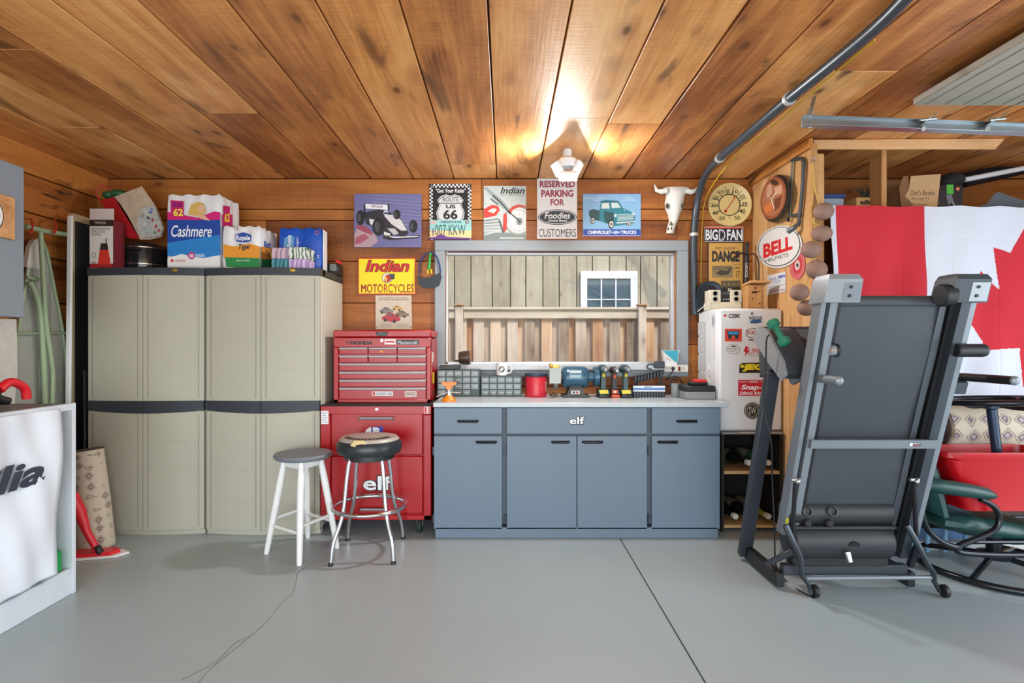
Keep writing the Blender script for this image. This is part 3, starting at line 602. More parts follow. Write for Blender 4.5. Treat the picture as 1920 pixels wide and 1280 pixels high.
b = MB(mp_); b.slab([(188, 376), (216, 368), (240, 405), (262, 447), (246, 447), (228, 440)], 0, -.16); b.build('side_gusset', mat('red_foil', (176, 28, 40), .25), gbg)
b = MB(mp_); rr = []
for k, (sx, d) in enumerate(((1, .0), (1, -.16))): rr.append([mp_(x, y, d+(.03 if q in (2, 3) and k == 0 else 0)) for q, (x, y) in enumerate([(214, 369), (240, 360), (266, 349), (292, 386), (309, 428), (303, 444), (282, 449), (262, 449), (238, 408)])])
b.loft(rr); b.build('bag_body', mat('cream_print', (196, 178, 158), .22, var=.35, scale=16), gbg)
b = MB(mp_); b.flat = True
b.poly([(262, 392), (288, 384), (306, 428), (300, 442), (268, 445), (256, 425)], mat('bag_flowers', (176, 180, 178), .3, var=.4, scale=34), 60)
for k, (x, y, c_) in enumerate(((282, 398, (70, 110, 170)), (278, 408, (60, 70, 90)), (286, 412, (170, 60, 66)), (292, 424, (176, 56, 60)), (272, 420, (190, 206, 204)), (276, 434, (150, 196, 198)), (290, 436, (90, 130, 96)), (284, 392, (110, 140, 190)), (268, 404, (150, 130, 100)), (298, 432, (170, 70, 70)))): b.ell(x, y, 3.6, 2.2, c_, 62, k*37, 12)
b.build('print', None, gbg, recalc=False)
b = MB(mp_); b.tube([mp_(190, 380, -.03), mp_(180, 362, -.03), mp_(188, 349, -.04), mp_(204, 352, -.05), mp_(212, 364, -.05)], .005, 6, sub=4); b.build('handle', mat('red_cord', (200, 60, 60), .5), gbg)
b = MB(); b.ball(P(222, 364, 4.18), .07, .05, .035); b.ball(P(204, 366, 4.17), .045, .04, .03); b.build('ribbon', mat('green_red_ribbon', (40, 104, 66), .4, var=.5, scale=30), gbg)
def softpack(name, label, x0, y0, x1, y1, D, depth, m, cols, rows, cat='pack', side=0):
    """plastic-wrapped pack of rolls: a bulged wrapper following the columns of rolls"""
    X0, X1, Z0, Z1 = XA(x0, D), XA(x1, D), TZ+.001, ZA(y0, D); nu, nv = 48, 24; t = MB()
    def ringz(z, tz):
        pts = []
        for i in range(nu):
            a = i/nu*4; s_ = int(a); f_ = a-s_; sh = .015*(abs(tz-.5)*2)**4
            bul = .010*abs(math.sin(math.pi*(f_*(cols if s_ % 2 == 0 else max(2, cols-1)))))
            if s_ == 0: q = (X0+(X1-X0)*f_, D-bul+sh)
            elif s_ == 1: q = (X1+bul-sh, D+depth*f_)
            elif s_ == 2: q = (X1-(X1-X0)*f_, D+depth+bul-sh)
            else: q = (X0-bul+sh, D+depth*(1-f_))
            pts.append(Vector((q[0], q[1], z+.006*math.sin(i*1.7)*(tz > .96))))
        return pts
    t.loft([ringz(Z0+(Z1-Z0)*k/nv, k/nv) for k in range(nv+1)])
    return t.build(name, m, None, label, cat)
WRAP = mat('white_wrap', (232, 234, 238), .2, var=.03, bump=.2, bscale=50)
tp = softpack('toilet_roll_pack', 'tall blue and white toilet paper pack on the left cabinet', 314, 365, 414, 505, 4.02, .28, WRAP, 4, 5)
p = MB(mapY(4.003)); p.flat = True
p.rect(314, 410, 413, 480, (24, 70, 160), 1); p.poly([(314, 455), (413, 440), (413, 482), (380, 484), (350, 477), (314, 480)], (36, 130, 208), 2); p.poly([(314, 484), (340, 476), (380, 484), (413, 478), (413, 500), (314, 500)], (236, 238, 240), 3)
p.poly([(314, 397), (345, 403), (370, 408), (402, 396), (413, 398), (413, 412), (314, 412)], (208, 30, 120), 2)
p.poly([(320, 375), (344, 377), (344, 407), (320, 405)], (196, 24, 108), 3); p.text('62', 325, 391, 343, 405, (244, 232, 70), 4, .03); p.text('30', 322, 379, 341, 388, (90, 20, 110), 4, .02)
p.poly([(352, 402), (358, 384), (372, 378), (382, 382), (386, 396), (378, 406), (364, 404)], (214, 176, 96), 3); p.ell(377, 391, 6, 7, (226, 178, 150), 4); p.poly([(370, 402), (384, 404), (394, 414), (384, 412), (372, 408)], (226, 178, 150), 4)
p.text('Cashmere', 321, 422, 397, 444, (240, 244, 250), 4, .012, .25); p.ell(359, 479, 7, 7, (190, 60, 140), 4); p.text('30', 355, 476, 363, 483, (255, 255, 255), 5, .02); p.rect(366, 476, 384, 482, (150, 190, 226), 4); p.text('CANADA', 327, 486, 348, 491, (206, 40, 50), 4, .01); p.poly([(320, 486), (325, 486), (325, 491), (320, 491)], (206, 40, 50), 4); done(p, tp)
p = MB(mapX(XA(414, 4.02)+.011, 1)); p.flat = True
p.rect(417, 402, 436, 424, (208, 30, 120), 1); p.rect(417, 424, 436, 478, (26, 80, 170), 1); p.poly([(419, 385), (431, 387), (431, 422), (419, 422)], (196, 24, 108), 2); p.text('62', 421, 400, 431, 416, (244, 232, 70), 3, .03); done(p, tp, 'side_print')
pt = softpack('paper_towel_pack', 'white orange and green paper towel pack on the right cabinet', 418, 424, 488, 506, 3.99, .3, WRAP, 3, 3)
p = MB(mapY(3.974)); p.flat = True
p.poly([(419, 458), (440, 462), (466, 456), (487, 462), (487, 486), (419, 484)], (226, 150, 44), 1); p.poly([(422, 482), (487, 484), (487, 503), (424, 501)], (30, 136, 74), 2); p.poly([(424, 500), (460, 503), (487, 502), (487, 506), (424, 506)], (232, 230, 220), 3)
p.poly([(441, 440), (456, 435), (471, 440), (470, 452), (456, 455), (442, 452)], (38, 74, 160), 2); p.text('Royale', 443, 441, 469, 453, (255, 255, 255), 3, .02); p.text('Tiger', 447, 457, 470, 470, (60, 60, 66), 3, .03, .2); p.text('12', 440, 425, 446, 431, (70, 70, 80), 2, .01); p.text('READY WHEN', 443, 487, 468, 490, (220, 236, 220), 3, .0); done(p, pt)
p = MB(mapX(XA(488, 3.99)+.011, 1)); p.flat = True
p.poly([(490, 462), (512, 465), (512, 486), (490, 486)], (226, 150, 44), 1); p.poly([(490, 486), (512, 485), (512, 500), (490, 503)], (30, 136, 74), 1); p.text('Roy', 496, 452, 508, 468, (38, 74, 160), 2, .03); p.text('Tig', 498, 470, 507, 482, (60, 60, 66), 2, .03); done(p, pt, 'side_print')
b = MB(); b.lathe([(.05, 0), (.055, .01), (.055, .285), (.05, .293), (.02, .293)], (XA(449, 4.38), 4.385, TZ+.001), n=20); b.build('paper_roll', mat('cream_paper', (226, 216, 170), .8), None, 'pale paper roll peeking out behind the paper towel pack', 'roll')
tb = softpack('facial_tissue_pack', 'blue wrapped tissue pack at the right end of the cabinets', 524, 428, 602, 503, 4.14, .10, mat('blue_wrap', (26, 84, 190), .25, bump=.15), 2, 2)
p = MB(mapY(4.124)); p.flat = True
p.poly([(533, 447), (545, 440), (552, 444), (551, 466), (531, 466)], (90, 150, 200), 1); p.text('Royale', 0, 0, 0, 0, (244, 246, 250), 3, .01, 0, quad=[(538, 462), (538, 441), (548, 441), (548, 462)]); p.text('original', 0, 0, 0, 0, (230, 236, 246), 2, .0, 0, quad=[(555, 463), (555, 446), (561, 446), (561, 463)]); p.text('2', 594, 478, 599, 483, (230, 236, 246), 2); p.ring(594, 436, 4, 4, 1, (220, 120, 130), 2); done(p, tb)
b = MB(); b.box(XA(602, 4.14)+.010, XA(602, 4.14)+.016, 4.145, 4.235, TZ+.0, ZA(430, 4.14), .003); b.build('end_wrap', WRAP, tb)
def tissue(x0, y0, x1, y1, D, m, lab, zb):
    X0, X1 = XA(x0, D), XA(x1, D); h = (y1-y0)*D/F; b = MB(); b.box(X0, X1, D, D+.17, zb, zb+h, .002); o = b.build('tissue_box', m, None, lab, 'box', 'tissue boxes on the cabinet')
    q = MB(); q.flat = True; q.map = lambda u, v, l: Vector((u, v, zb+h+l)); q.ell((X0+X1)/2, D+.085, .025, .06, (240, 240, 244), 1); done(q, o, 'opening'); return o
def motif(name, a, bcol, sc):
    m = mat(name, a, .5); n = m.node_tree.nodes; l = m.node_tree.links; w = n.new('ShaderNodeTexWave'); w.inputs['Scale'].default_value = sc; w.inputs['Distortion'].default_value = 9; w.inputs['Detail'].default_value = 2
    mx = [q for q in n if q.bl_idname == 'ShaderNodeMix'][0]; tc = [q for q in n if q.bl_idname == 'ShaderNodeTexCoord'][0]; l.new(tc.outputs['Object'], w.inputs['Vector']); cr = n.new('ShaderNodeValToRGB'); cr.color_ramp.elements[0].position = .55; cr.color_ramp.elements[1].position = .75; l.new(w.outputs['Fac'], cr.inputs[0]); l.new(cr.outputs[0], mx.inputs['Factor'])
    mx.inputs['A'].default_value = S(*a); mx.inputs['B'].default_value = S(*bcol); return m
h1 = (503-483)*3.95/F
tissue(509, 483, 541, 503, 3.95, motif('teal_sea', (30, 104, 124), (90, 160, 170), 9), 'teal sea-print tissue box, lower left of the four', TZ)
tissue(509, 462, 541, 482.5, 3.95, motif('pink_dunes', (206, 176, 190), (150, 130, 160), 7), 'pale pink tissue box, upper left of the four', TZ+h1+.001)
tissue(541.5, 483, 575, 503, 3.95, motif('violet_marble', (168, 140, 200), (216, 196, 230), 8), 'violet marbled tissue box, lower right of the four', TZ)
tissue(541.5, 461, 575, 482.5, 3.95, motif('leaf_print', (226, 228, 226), (70, 110, 80), 12), 'white leaf-print tissue box, upper right of the four', TZ+h1+.001)
bp_ = thing('booster_pack', 'small black case with red clamp at the cabinet corner', 'case', (XA(625, 4.2), 4.2, TZ))
MB().box(XA(604, 4.28), XA(634, 4.28), 4.28, 4.41, TZ, TZ+.095, .008).build('case', BLACK, bp_)
MB().box(XA(618, 4.28), XA(631, 4.28), 4.272, 4.29, TZ+.03, TZ+.088, .003).build('label', mat('grey_label', (120, 124, 122), .5), bp_)
b = MB(); b.bar(P(630, 489, 4.27), P(640, 494, 4.27), .02, .02, .004); b.build('clamp', REDP, bp_)
# ================================================================== RED TOOL CHEST
RED = mat('red_enamel', (168, 8, 20), .3, var=.04); REDD = mat('red_enamel_dark', (120, 10, 20), .4); ALU = mat('brushed_aluminium', (150, 152, 155), .5, .6, .06, 40)
yl = 3.85; xl0, xl1 = XA(600.6, yl), XA(808.6, yl)
rc = thing('rolling_tool_cabinet', 'red rolling tool cabinet with two deep drawers beside the workbench', 'tool cabinet', ((xl0+xl1)/2, 4.1, 0))
MB().box(xl0, xl1, yl+.02, 4.40, .108, .90, .008).build('body', RED, rc)
MB().box(xl0, xl1, yl, yl+.03, ZA(777, yl), ZA(760, yl), .006).build('top_rail', RED, rc)
MB().box(xl0, xl1, yl-.002, 4.38, .898, .908, .004).build('top_mat', mat('black_rubber', (40, 42, 46), .7), rc)
for x0, x1 in ((600.6, 619), (794, 808.6)): MB().box(XA(x0, yl), XA(x1, yl), yl, yl+.03, .108, ZA(777, yl), .005).build('stile', RED, rc)
MB().box(xl0, xl1, yl, yl+.03, .108, ZA(965, yl), .005).build('bottom_rail', RED, rc)
for y0, y1, hx0, hx1, hy in ((775, 853, 673.6, 737.5, 784), (855, 963, 675.4, 722, 955)):
    d = MB().box(XA(620.5, yl), XA(792.5, yl), yl+.004, yl+.03, ZA(y1, yl), ZA(y0, yl), .006).build('drawer', RED, rc)
    b = MB(); b.tube([P(hx0, hy+1, yl+.004), P(hx0+1, hy, yl-.022), P(hx1-1, hy, yl-.022), P(hx1, hy+1, yl+.004)], .010, 8); b.build('handle', ALU, d)
b = MB(); b.T = XR(P(706, 767.5, yl), 90); b.lathe([(0, -.002), (.012, -.002), (.012, .003), (.006, .004), (0, .004)], (0, 0, 0), n=16); b.build('lock', CHROME, rc)
p = MB(mapY(yl-.0005)); p.flat = True
def elf(p, x0, y0, x1, y1):
    p.text('elf', x0-1.5, y0-1.5, x1+1.5, y1+1.5, (24, 26, 34), 1, .07); p.text('elf', x0, y0, x1, y1, (236, 240, 242), 3, .022)
p2 = MB(mapY(yl+.002)); p2.flat = True
elf(p2, 681, 892, 735, 919); p2.build('sticker', None, rc, recalc=False); p2 = MB(mapY(yl+.002)); p2.flat = True; p2.poly([(686, 806), (695, 800), (697, 812), (684, 813)], (236, 236, 240), 2); p2.poly([(696, 800), (718, 799), (718, 820), (698, 820)], (40, 60, 170), 2); p2.text('R', 699, 801, 716, 818, (236, 236, 240), 3, .06); p2.build('sticker', None, rc, recalc=False)
p.rect(602, 770, 616, 795, (232, 234, 238), 1)
for k in range(5): p.line([(604, 774+k*4.2), (614-(k % 2)*3, 774+k*4.2)], 1, (110, 120, 150), 2)
p.build('sticker', None, rc, recalc=False); p = MB(mapY(yl-.0005)); p.flat = True; p.rect(795, 762, 807, 775, (220, 224, 228), 1); p.rect(796, 763, 800, 774, (206, 40, 44), 2); p.rect(803, 763, 806, 774, (206, 40, 44), 2); p.build('sticker', None, rc, recalc=False)
for x, y in ((xl0+.09, yl+.1), (xl1-.09, yl+.08), (xl0+.09, 4.3), (xl1-.09, 4.3)):
    b = MB(); b.cyl((x-.016, y, .05), (x+.016, y, .05), .05, n=20, b=.006); w = b.build('caster', mat('dark_teal_tyre', (34, 48, 48), .7), rc); b = MB(); b.prism([(x-.022, y-.03, .108), (x-.022, y+.03, .108), (x-.022, y+.012, .04), (x-.022, y-.012, .04)], (.004, 0, 0)); b.prism([(x+.018, y-.03, .108), (x+.018, y+.03, .108), (x+.018, y+.012, .04), (x+.018, y-.012, .04)], (.004, 0, 0)); b.build('fork', ALU, w)
yt = 3.98; x0, x1 = XA(625.5, yt), XA(807.5, yt); tz0, tz1 = .910, ZA(618.7, yt)
tcst = thing('tool_chest', 'red top chest with many narrow drawers standing on the red rolling cabinet', 'tool chest', ((x0+x1)/2, 4.2, tz0))
MB().box(x0, x1, yt+.02, 4.37, tz0, tz1-.06, .008).build('body', RED, tcst)
MB().box(x0-.002, x1+.003, yt-.006, 4.375, ZA(632, yt), tz1, .008).build('lid', RED, tcst)
MB().box(x0, x1, yt, yt+.03, ZA(651, yt), ZA(632.5, yt), .004).build('top_rail', RED, tcst)
for a, c in ((625.5, 634.5), (800, 807.5)): MB().box(XA(a, yt), XA(c, yt), yt, yt+.03, tz0, ZA(651, yt), .004).build('stile', RED, tcst)
MB().box(x0, x1, yt, yt+.03, tz0, ZA(748, yt), .004).build('bottom_rail', RED, tcst)
def drawer(a, c, t_, e):
    d = MB().box(XA(a, yt), XA(c, yt), yt+.006, yt+.03, ZA(e, yt), ZA(t_, yt), .004).build('drawer', RED, tcst)
    MB().box(XA(a+.5, yt), XA(c-.5, yt), yt-.004, yt+.008, ZA(t_+4, yt), ZA(t_, yt), .002).build('pull', ALU, d); return d
for (t_, e) in ((651, 664), (666, 679.5)):
    for a, c in ((635, 689.5), (690.3, 744), (745, 799)): drawer(a, c, t_, e)
for t_, e in ((681, 695), (696.5, 710.5), (711.5, 725.5), (726.5, 748.5)): drawer(635, 799, t_, e)
p = MB(mapY(yt-.0005)); p.flat = True
p.text('HONDA', 657, 639, 699, 646, (24, 20, 24), 1, .06); p.text('H', 649, 639, 656, 645, (90, 20, 24), 1, .02); p.build('lettering', None, tcst, recalc=False); p = MB(mapY(yt-.0005)); p.flat = True; p.rect(721, 635.5, 742, 645.5, (230, 230, 232), 1); p.rect(723, 639, 740, 642, (190, 40, 46), 2); p.build('sticker', None, tcst, recalc=False); p = MB(mapY(yt-.0005)); p.flat = True; p.rect(744, 637, 785, 646, (44, 56, 66), 1); p.text('Mastercraft', 746, 638.5, 783, 645, (220, 226, 230), 2, .02, .15)
p.build('sticker', None, tcst, recalc=False); p = MB(mapY(yt-.0005)); p.flat = True; p.ell(716, 638, 2.6, 2.6, CHROME, 2); p.build('lock', None, tcst, recalc=False)
p = MB(mapY(yt+.0055)); p.flat = True
p.rect(697, 733.5, 737, 742, (224, 226, 230), 1); p.rect(698.5, 734.5, 703, 741, (206, 60, 50), 2); p.text('CHAMP CAR', 705, 735.5, 735, 740.5, (40, 44, 60), 2, .02); p.build('sticker', None, tcst, recalc=False); p = MB(mapY(yt+.0055)); p.flat = True; p.rect(759, 733, 781, 743.5, (216, 214, 206), 1); p.text('EAGLE', 761, 735, 779, 741, (150, 90, 70), 2, .03); p.build('sticker', None, tcst, recalc=False); p = MB(mapY(yt+.0055)); p.flat = True; p.ell(715.5, 659, 3, 2, (230, 160, 40), 1); p.build('sticker', None, tcst, recalc=False)
p = MB(mapY(yt-.0065)); p.flat = True
p.poly([(704, 622), (728, 622), (725, 630), (707, 630)], (30, 32, 38), 1); p.text('TOOLS', 708, 623.5, 724, 628.5, (120, 124, 132), 2, .02); p.build('emblem', None, tcst, recalc=False)
p = MB(lambda u, v, l: Vector((x1+.0008+l, u, v))); p.flat = True
p.rect(4.0, 1.36, 4.03, 1.28, (34, 40, 70), 1); p.build('side_sticker', None, tcst, recalc=False); p = MB(lambda u, v, l: Vector((x1+.0008+l, u, v))); p.flat = True; p.rect(4.0, 1.24, 4.02, 1.12, (200, 206, 120), 1); p.build('side_sticker', None, tcst, recalc=False); p = MB(lambda u, v, l: Vector((x1+.0008+l, u, v))); p.flat = True; p.rect(4.06, 1.27, 4.12, 1.20, (230, 232, 236), 1); p.build('side_sticker', None, tcst, recalc=False); p = MB(lambda u, v, l: Vector((x1+.0008+l, u, v))); p.flat = True; p.rect(4.08, 1.12, 4.17, 1.04, (236, 226, 30), 1); p.text('!', 4.11, 1.11, 4.13, 1.05, (30, 30, 30), 2); p.build('side_sticker', None, tcst, recalc=False); p = MB(lambda u, v, l: Vector((x1+.0008+l, u, v))); p.flat = True; p.ell(4.13, .97, .03, .025, (40, 90, 60), 1); p.build('side_sticker', None, tcst, recalc=False)
# ================================================================== STOOLS
ws = thing('wooden_stool', 'white legged wooden stool with a worn grey seat', 'stool', (-1.30, 3.57, 0))
c = Vector((-1.30, 3.57, 0)); WL = mat('white_stool_paint', (228, 230, 230), .5, var=.05, scale=20)
b = MB(); b.lathe([(0, .60), (.165, .60), (.177, .61), (.18, .622), (.174, .632), (0, .634)], c, n=40); b.build('seat', mat('worn_grey_seat', (112, 118, 126), .5, var=.15, scale=9), ws)
feet = [Vector((-1.235, 3.33, 0)), Vector((-1.515, 3.52, 0)), Vector((-1.355, 3.81, 0)), Vector((-1.095, 3.62, 0))]; tops = []
for f in feet:
    t = c+(f-c)*.50; t.z = .60; tops.append(t); b = MB(); b.lathe([(.014, 0), (.017, .02), (.021, .25), (.023, .45), (.018, (t-f).length)], f, t-f, 14); b.build('leg', WL, ws)
def on(i, z): return feet[i].lerp(tops[i], z/.6)
for i, z in ((0, .18), (1, .22), (2, .18), (3, .22)):
    b = MB(); b.cyl(on(i, z), on((i+1) % 4, z), .011, n=10); b.build('rung', WL, ws)
for i in range(4): b = MB(); b.bar(on(i, .575), on((i+1) % 4, .575), .02, .045, .002); b.build('apron', WL, ws)
bs = thing('bar_stool', 'chrome bar stool with round black padded seat and footring', 'stool', (-.87, 3.56, 0)); c = Vector((-.87, 3.56, 0))
b = MB(); b.lathe([(.17, .635), (.195, .64), (.205, .66), (.205, .70), (.19, .722), (.17, .726)], c, n=40); b.build('seat_band', mat('dark_vinyl', (36, 44, 50), .35), bs)
b = MB(); b.lathe([(.192, .718), (.175, .738), (.10, .746), (0, .748)], c, n=40); top = b.build('seat_top', mat('grey_vinyl', (168, 164, 156), .4, var=.06), bs)
p = MB(lambda u, v, l: Vector((c.x+u, c.y+v, .7405+.0075*(1-min(1, math.hypot(u, v)/.175)**2)+l))); p.flat = True
for k in range(16):
    a = math.radians(200+k*9); a2 = a+math.radians(6.5); p.poly([(.155*math.cos(a), .155*math.sin(a)), (.155*math.cos(a2), .155*math.sin(a2)), (.125*math.cos(a2), .125*math.sin(a2)), (.125*math.cos(a), .125*math.sin(a))], (40, 42, 46), 3)
done(p, top, 'lettering')
b = MB(); b.T = XR((c.x-.02, c.y-.192, .712), 20); b.prism([(-.05, 0, 0), (-.03, .01, .022), (.03, .012, .02), (.055, .002, 0), (.0, -.012, -.006)], (0, .01, .003)); b.build('tear_patch', mat('yellow_foam', (206, 190, 140), .8), bs)
b = MB(); b.lathe([(.15, .60), (.16, .605), (.16, .636), (.15, .636)], c, n=32); b.build('seat_plate', BLACK, bs)
for fx, fy in ((-1.047, 3.33), (-.675, 3.357), (-1.066, 3.76), (-.696, 3.79)):
    f = Vector((fx, fy, 0)); d = (f-c); d.z = 0; pts = [c+d*.34+Vector((0, 0, .625)), c+d*.46+Vector((0, 0, .632)), c+d*.535+Vector((0, 0, .60)), c+d*.60+Vector((0, 0, .50)), c+d*.70+Vector((0, 0, .29)), c+d*.93+Vector((0, 0, .13)), c+d*1.0+Vector((0, 0, .0))]
    b = MB(); b.tube(pts, .0125, 10, sub=5); lg = b.build('leg', CHROME, bs); b = MB(); b.lathe([(.016, 0), (.016, .012), (.012, .02)], f, n=12); b.build('foot_cap', MC['black_rubber'], lg)
b = MB(); b.tube([c+Vector((.226*math.cos(t), .226*math.sin(t), .296)) for t in [2*math.pi*k/48 for k in range(48)]], .013, 10, closed=True); b.build('footring', CHROME, bs)
# ================================================================== WORKBENCH
yk = 3.80; BL = mat('slate_blue_paint', (102, 121, 138), .42, var=.04, scale=6, bump=.05); BLD = mat('slate_recess', (64, 78, 92), .5)
kx0, kx1 = XA(813, yk), XA(1352, yk)
kb = thing('base_cabinet', 'long slate blue base cabinet with doors and drawers under the window', 'cabinet', ((kx0+kx1)/2, 4.1, 0))
MB().box(kx0, kx1, yk+.02, 4.44, .09, .90, .004).build('carcass', BLD, kb)
MB().box(kx0+.01, kx1-.02, yk+.0, 4.4, 0, .075, .003).build('kick_board', BL, kb)
b = MB(); b.box(kx0, XA(1363, yk), yk-.03, 4.445, .90, .932, .004); b.build('worktop', mat('pale_laminate', (186, 198, 206), .25, var=.06, scale=5), None, 'pale blue-grey laminate worktop on the slate blue cabinet', 'worktop', origin=(.5, 4.1, .9))
def front(nm, a, y0, c, y1, hx, hy, hw=38):
    d = MB().box(XA(a, yk), XA(c, yk), yk, yk+.022, ZA(y1, yk), ZA(y0, yk), .003).build(nm, BL, kb)
    if hx:
        b = MB(); X0, X1 = XA(hx-hw/2, yk), XA(hx+hw/2, yk); z = ZA(hy, yk); b.tube([(X0, yk, z+.003), (X0+.008, yk-.022, z), (X1-.008, yk-.022, z), (X1, yk, z+.003)], .006, 8); b.box(X0, X1, yk-.002, yk+.001, z-.006, z+.012); b.build('pull', mat('black_pull', (24, 26, 32), .3, .4), d)
    return d
front('drawer', 813.5, 764, 941.5, 813, 877.5, 790); mid = front('drawer_panel', 950, 764, 1213.5, 813, 0, 0); front('drawer', 1222, 764, 1350, 813, 1288, 790)
front('door', 813.5, 817, 941.5, 992, 912, 829); front('door', 950, 817, 1081.3, 992, 1051, 829, 33); front('door', 1082.3, 817, 1213.5, 992, 1111, 829, 38); front('door', 1222, 817, 1350, 992, 1252, 829, 37)
p = MB(mapY(yk)); p.flat = True; elf(p, 1068, 781, 1096, 795); p.build('sticker', None, mid, recalc=False)
for x, y in ((812.5, 845), (812.5, 972), (947, 845), (947, 972), (1216.5, 845), (1216.5, 972)): MB().box(XA(x-1.2, yk), XA(x+1.2, yk), yk-.004, yk+.01, ZA(y+8, yk), ZA(y-8, yk), .001).build('hinge', DARKSTEEL, kb)
CZ = .932
# ================================================================== THINGS ON THE WORKTOP AND SILL
def organizer(x0, y0, x1, D, cols, rows, lab, skip=()):
    X0, X1 = XA(x0, D), XA(x1, D); Z1 = ZA(y0, D); w = (X1-X0-.012)/cols; h = (Z1-CZ-.012)/rows
    t = thing('parts_organizer', lab, 'organizer', ((X0+X1)/2, D+.07, CZ), 'small parts organizers')
    q = MB(); q.box(X0, X1, D+.01, D+.14, CZ, Z1, .003); q.box(X0, X1, D-.002, D+.01, Z1-.006, Z1); q.box(X0, X1, D-.002, D+.01, CZ, CZ+.006)
    for k in range(cols+1): q.box(X0+.006+k*w-.002, X0+.006+k*w+.002, D-.002, D+.01, CZ, Z1)
    for k in range(1, rows): q.box(X0, X1, D-.002, D+.01, CZ+.006+k*h-.002, CZ+.006+k*h+.002)
    q.build('housing', mat('slate_plastic', (74, 86, 92), .45), t)
    for i in range(cols):
        for r_ in range(rows):
            if (i, r_) in skip: continue
            a = X0+.006+i*w+.003; c_ = CZ+.006+r_*h+.003
            d = MB().box(a, a+w-.006, D-.006, D+.01, c_, c_+h-.006, .002).build('drawer', mat('clear_drawer', (96, 108, 110), .15, var=.35, scale=90), t)
            MB().box(a+w*.2, a+w*.75, D-.012, D-.006, c_+h*.36, c_+h*.56, .001).build('pull', mat('drawer_lip', (150, 160, 160), .3), d)
organizer(819, 693, 899.5, 4.20, 5, 4, 'taller grey parts organizer with small clear drawers, left of the mug', ((4, 0),))
organizer(901, 705, 978.5, 4.20, 5, 3, 'shorter grey parts organizer with small clear drawers under the mug')
b = MB(); b.box(XA(824, 4.22), XA(862, 4.22), 4.20, 4.31, ZA(692.5, 4.2), ZA(685, 4.22), .004); b.build('black_case', BLACK, None, 'flat black case on top of the taller parts organizer', 'case')
mg = thing('mug', 'white mug with a dark round print on the shorter parts organizer', 'mug', (XA(941, 4.27), 4.27, ZA(704.8, 4.2)))
mx_, mz = XA(941, 4.25), ZA(704.8, 4.2)
b = MB(); b.lathe([(.038, 0), (.043, .004), (.044, .095), (.041, .097), (.039, .09), (.038, .01), (0, .008)], (mx_, 4.27, mz), n=28); b.build('cup', mat('white_ceramic', (232, 234, 236), .2), mg)
b = MB(); b.tube([(mx_+.042, 4.26, mz+.08), (mx_+.066, 4.255, mz+.082), (mx_+.076, 4.25, mz+.05), (mx_+.064, 4.255, mz+.022), (mx_+.042, 4.26, mz+.02)], .006, 8, sub=4); b.build('handle', MC['white_ceramic'], mg)
p = MB(lambda u, v, l: Vector((mx_+(.0445+l)*math.sin(u), 4.27-(.0445+l)*math.cos(u), mz+v))); p.flat = True; p.ell(0, .05, .5, .024, (60, 62, 66), 1); p.ell(.05, .054, .25, .012, (200, 202, 204), 2); done(p, mg)
cl = thing('orange_vise', 'orange plastic suction vise at the front left worktop corner', 'vise', (XA(842, 3.84), 3.86, CZ))
ORG = mat('orange_plastic', (232, 134, 28), .4); cx = XA(842, 3.86); yv = 3.86
b = MB(); b.lathe([(.052, 0), (.052, .012), (.032, .03), (.020, .045)], (cx, yv, CZ), n=24); b.build('base', ORG, cl)
b = MB(); b.cyl((cx, yv, CZ+.04), (cx, yv, CZ+.09), .022, .018, n=14); b.ball((cx, yv, CZ+.072), .021); b.build('stem', mat('vise_steel', (190, 190, 188), .3, .7), cl)
b = MB(); b.prism([(cx-.05, yv-.02, CZ+.135), (cx+.05, yv-.02, CZ+.135), (cx+.05, yv-.02, CZ+.118), (cx+.022, yv-.02, CZ+.108), (cx+.016, yv-.02, CZ+.085), (cx-.016, yv-.02, CZ+.085), (cx-.022, yv-.02, CZ+.108), (cx-.05, yv-.02, CZ+.118)], (0, .045, 0)); b.build('jaw', ORG, cl)
b = MB(); b.cyl((cx-.085, yv-.015, CZ+.035), (cx+.0, yv-.01, CZ+.07), .004); b.cyl((cx, yv-.01, CZ+.066), (cx+.075, yv-.02, CZ+.062), .004); b.build('crank', MC['vise_steel'], cl)
SZ = ZA(683.5, 4.40)
b = MB(); b.lathe([(.02, -.035), (.045, -.03), (.052, 0), (.055, .04), (.053, .055), (.03, .057)], (XA(868, 4.40), 4.395, SZ+.056), (1, 0, .04), 22); b.cyl((XA(853, 4.39), 4.39, SZ+.03), (XA(860, 4.39), 4.39, SZ+.03), .008); b.build('brown_pot', mat('dark_brown_glaze', (66, 48, 38), .4), None, 'small dark brown pot lying on the left end of the window sill', 'pot')
can = thing('coffee_can', 'red plastic canister with dark blue lid on the worktop', 'canister', (XA(1005, 4.2), 4.2, CZ)); cx = XA(1005, 4.2)
b = MB(); b.lathe([(.078, 0), (.082, .006), (.080, .03), (.082, .15), (.079, .158)], (cx, 4.2, CZ), n=30); b.build('canister_body', mat('coffee_red', (196, 38, 56), .35), can)
b = MB(); b.lathe([(.083, .155), (.085, .158), (.085, .176), (.08, .18), (0, .18)], (cx, 4.2, CZ), n=30); b.build('lid', mat('navy_lid', (40, 54, 78), .4), can)
p = MB(lambda u, v, l: Vector((cx+(.083+l)*math.sin(u), 4.2-(.083+l)*math.cos(u), CZ+v))); p.flat = True; p.text('COFFEE', 0, 0, 0, 0, (238, 238, 236), 1, .01, quad=[(.95, .04), (.95, .12), (1.15, .12), (1.15, .04)]); done(p, can)
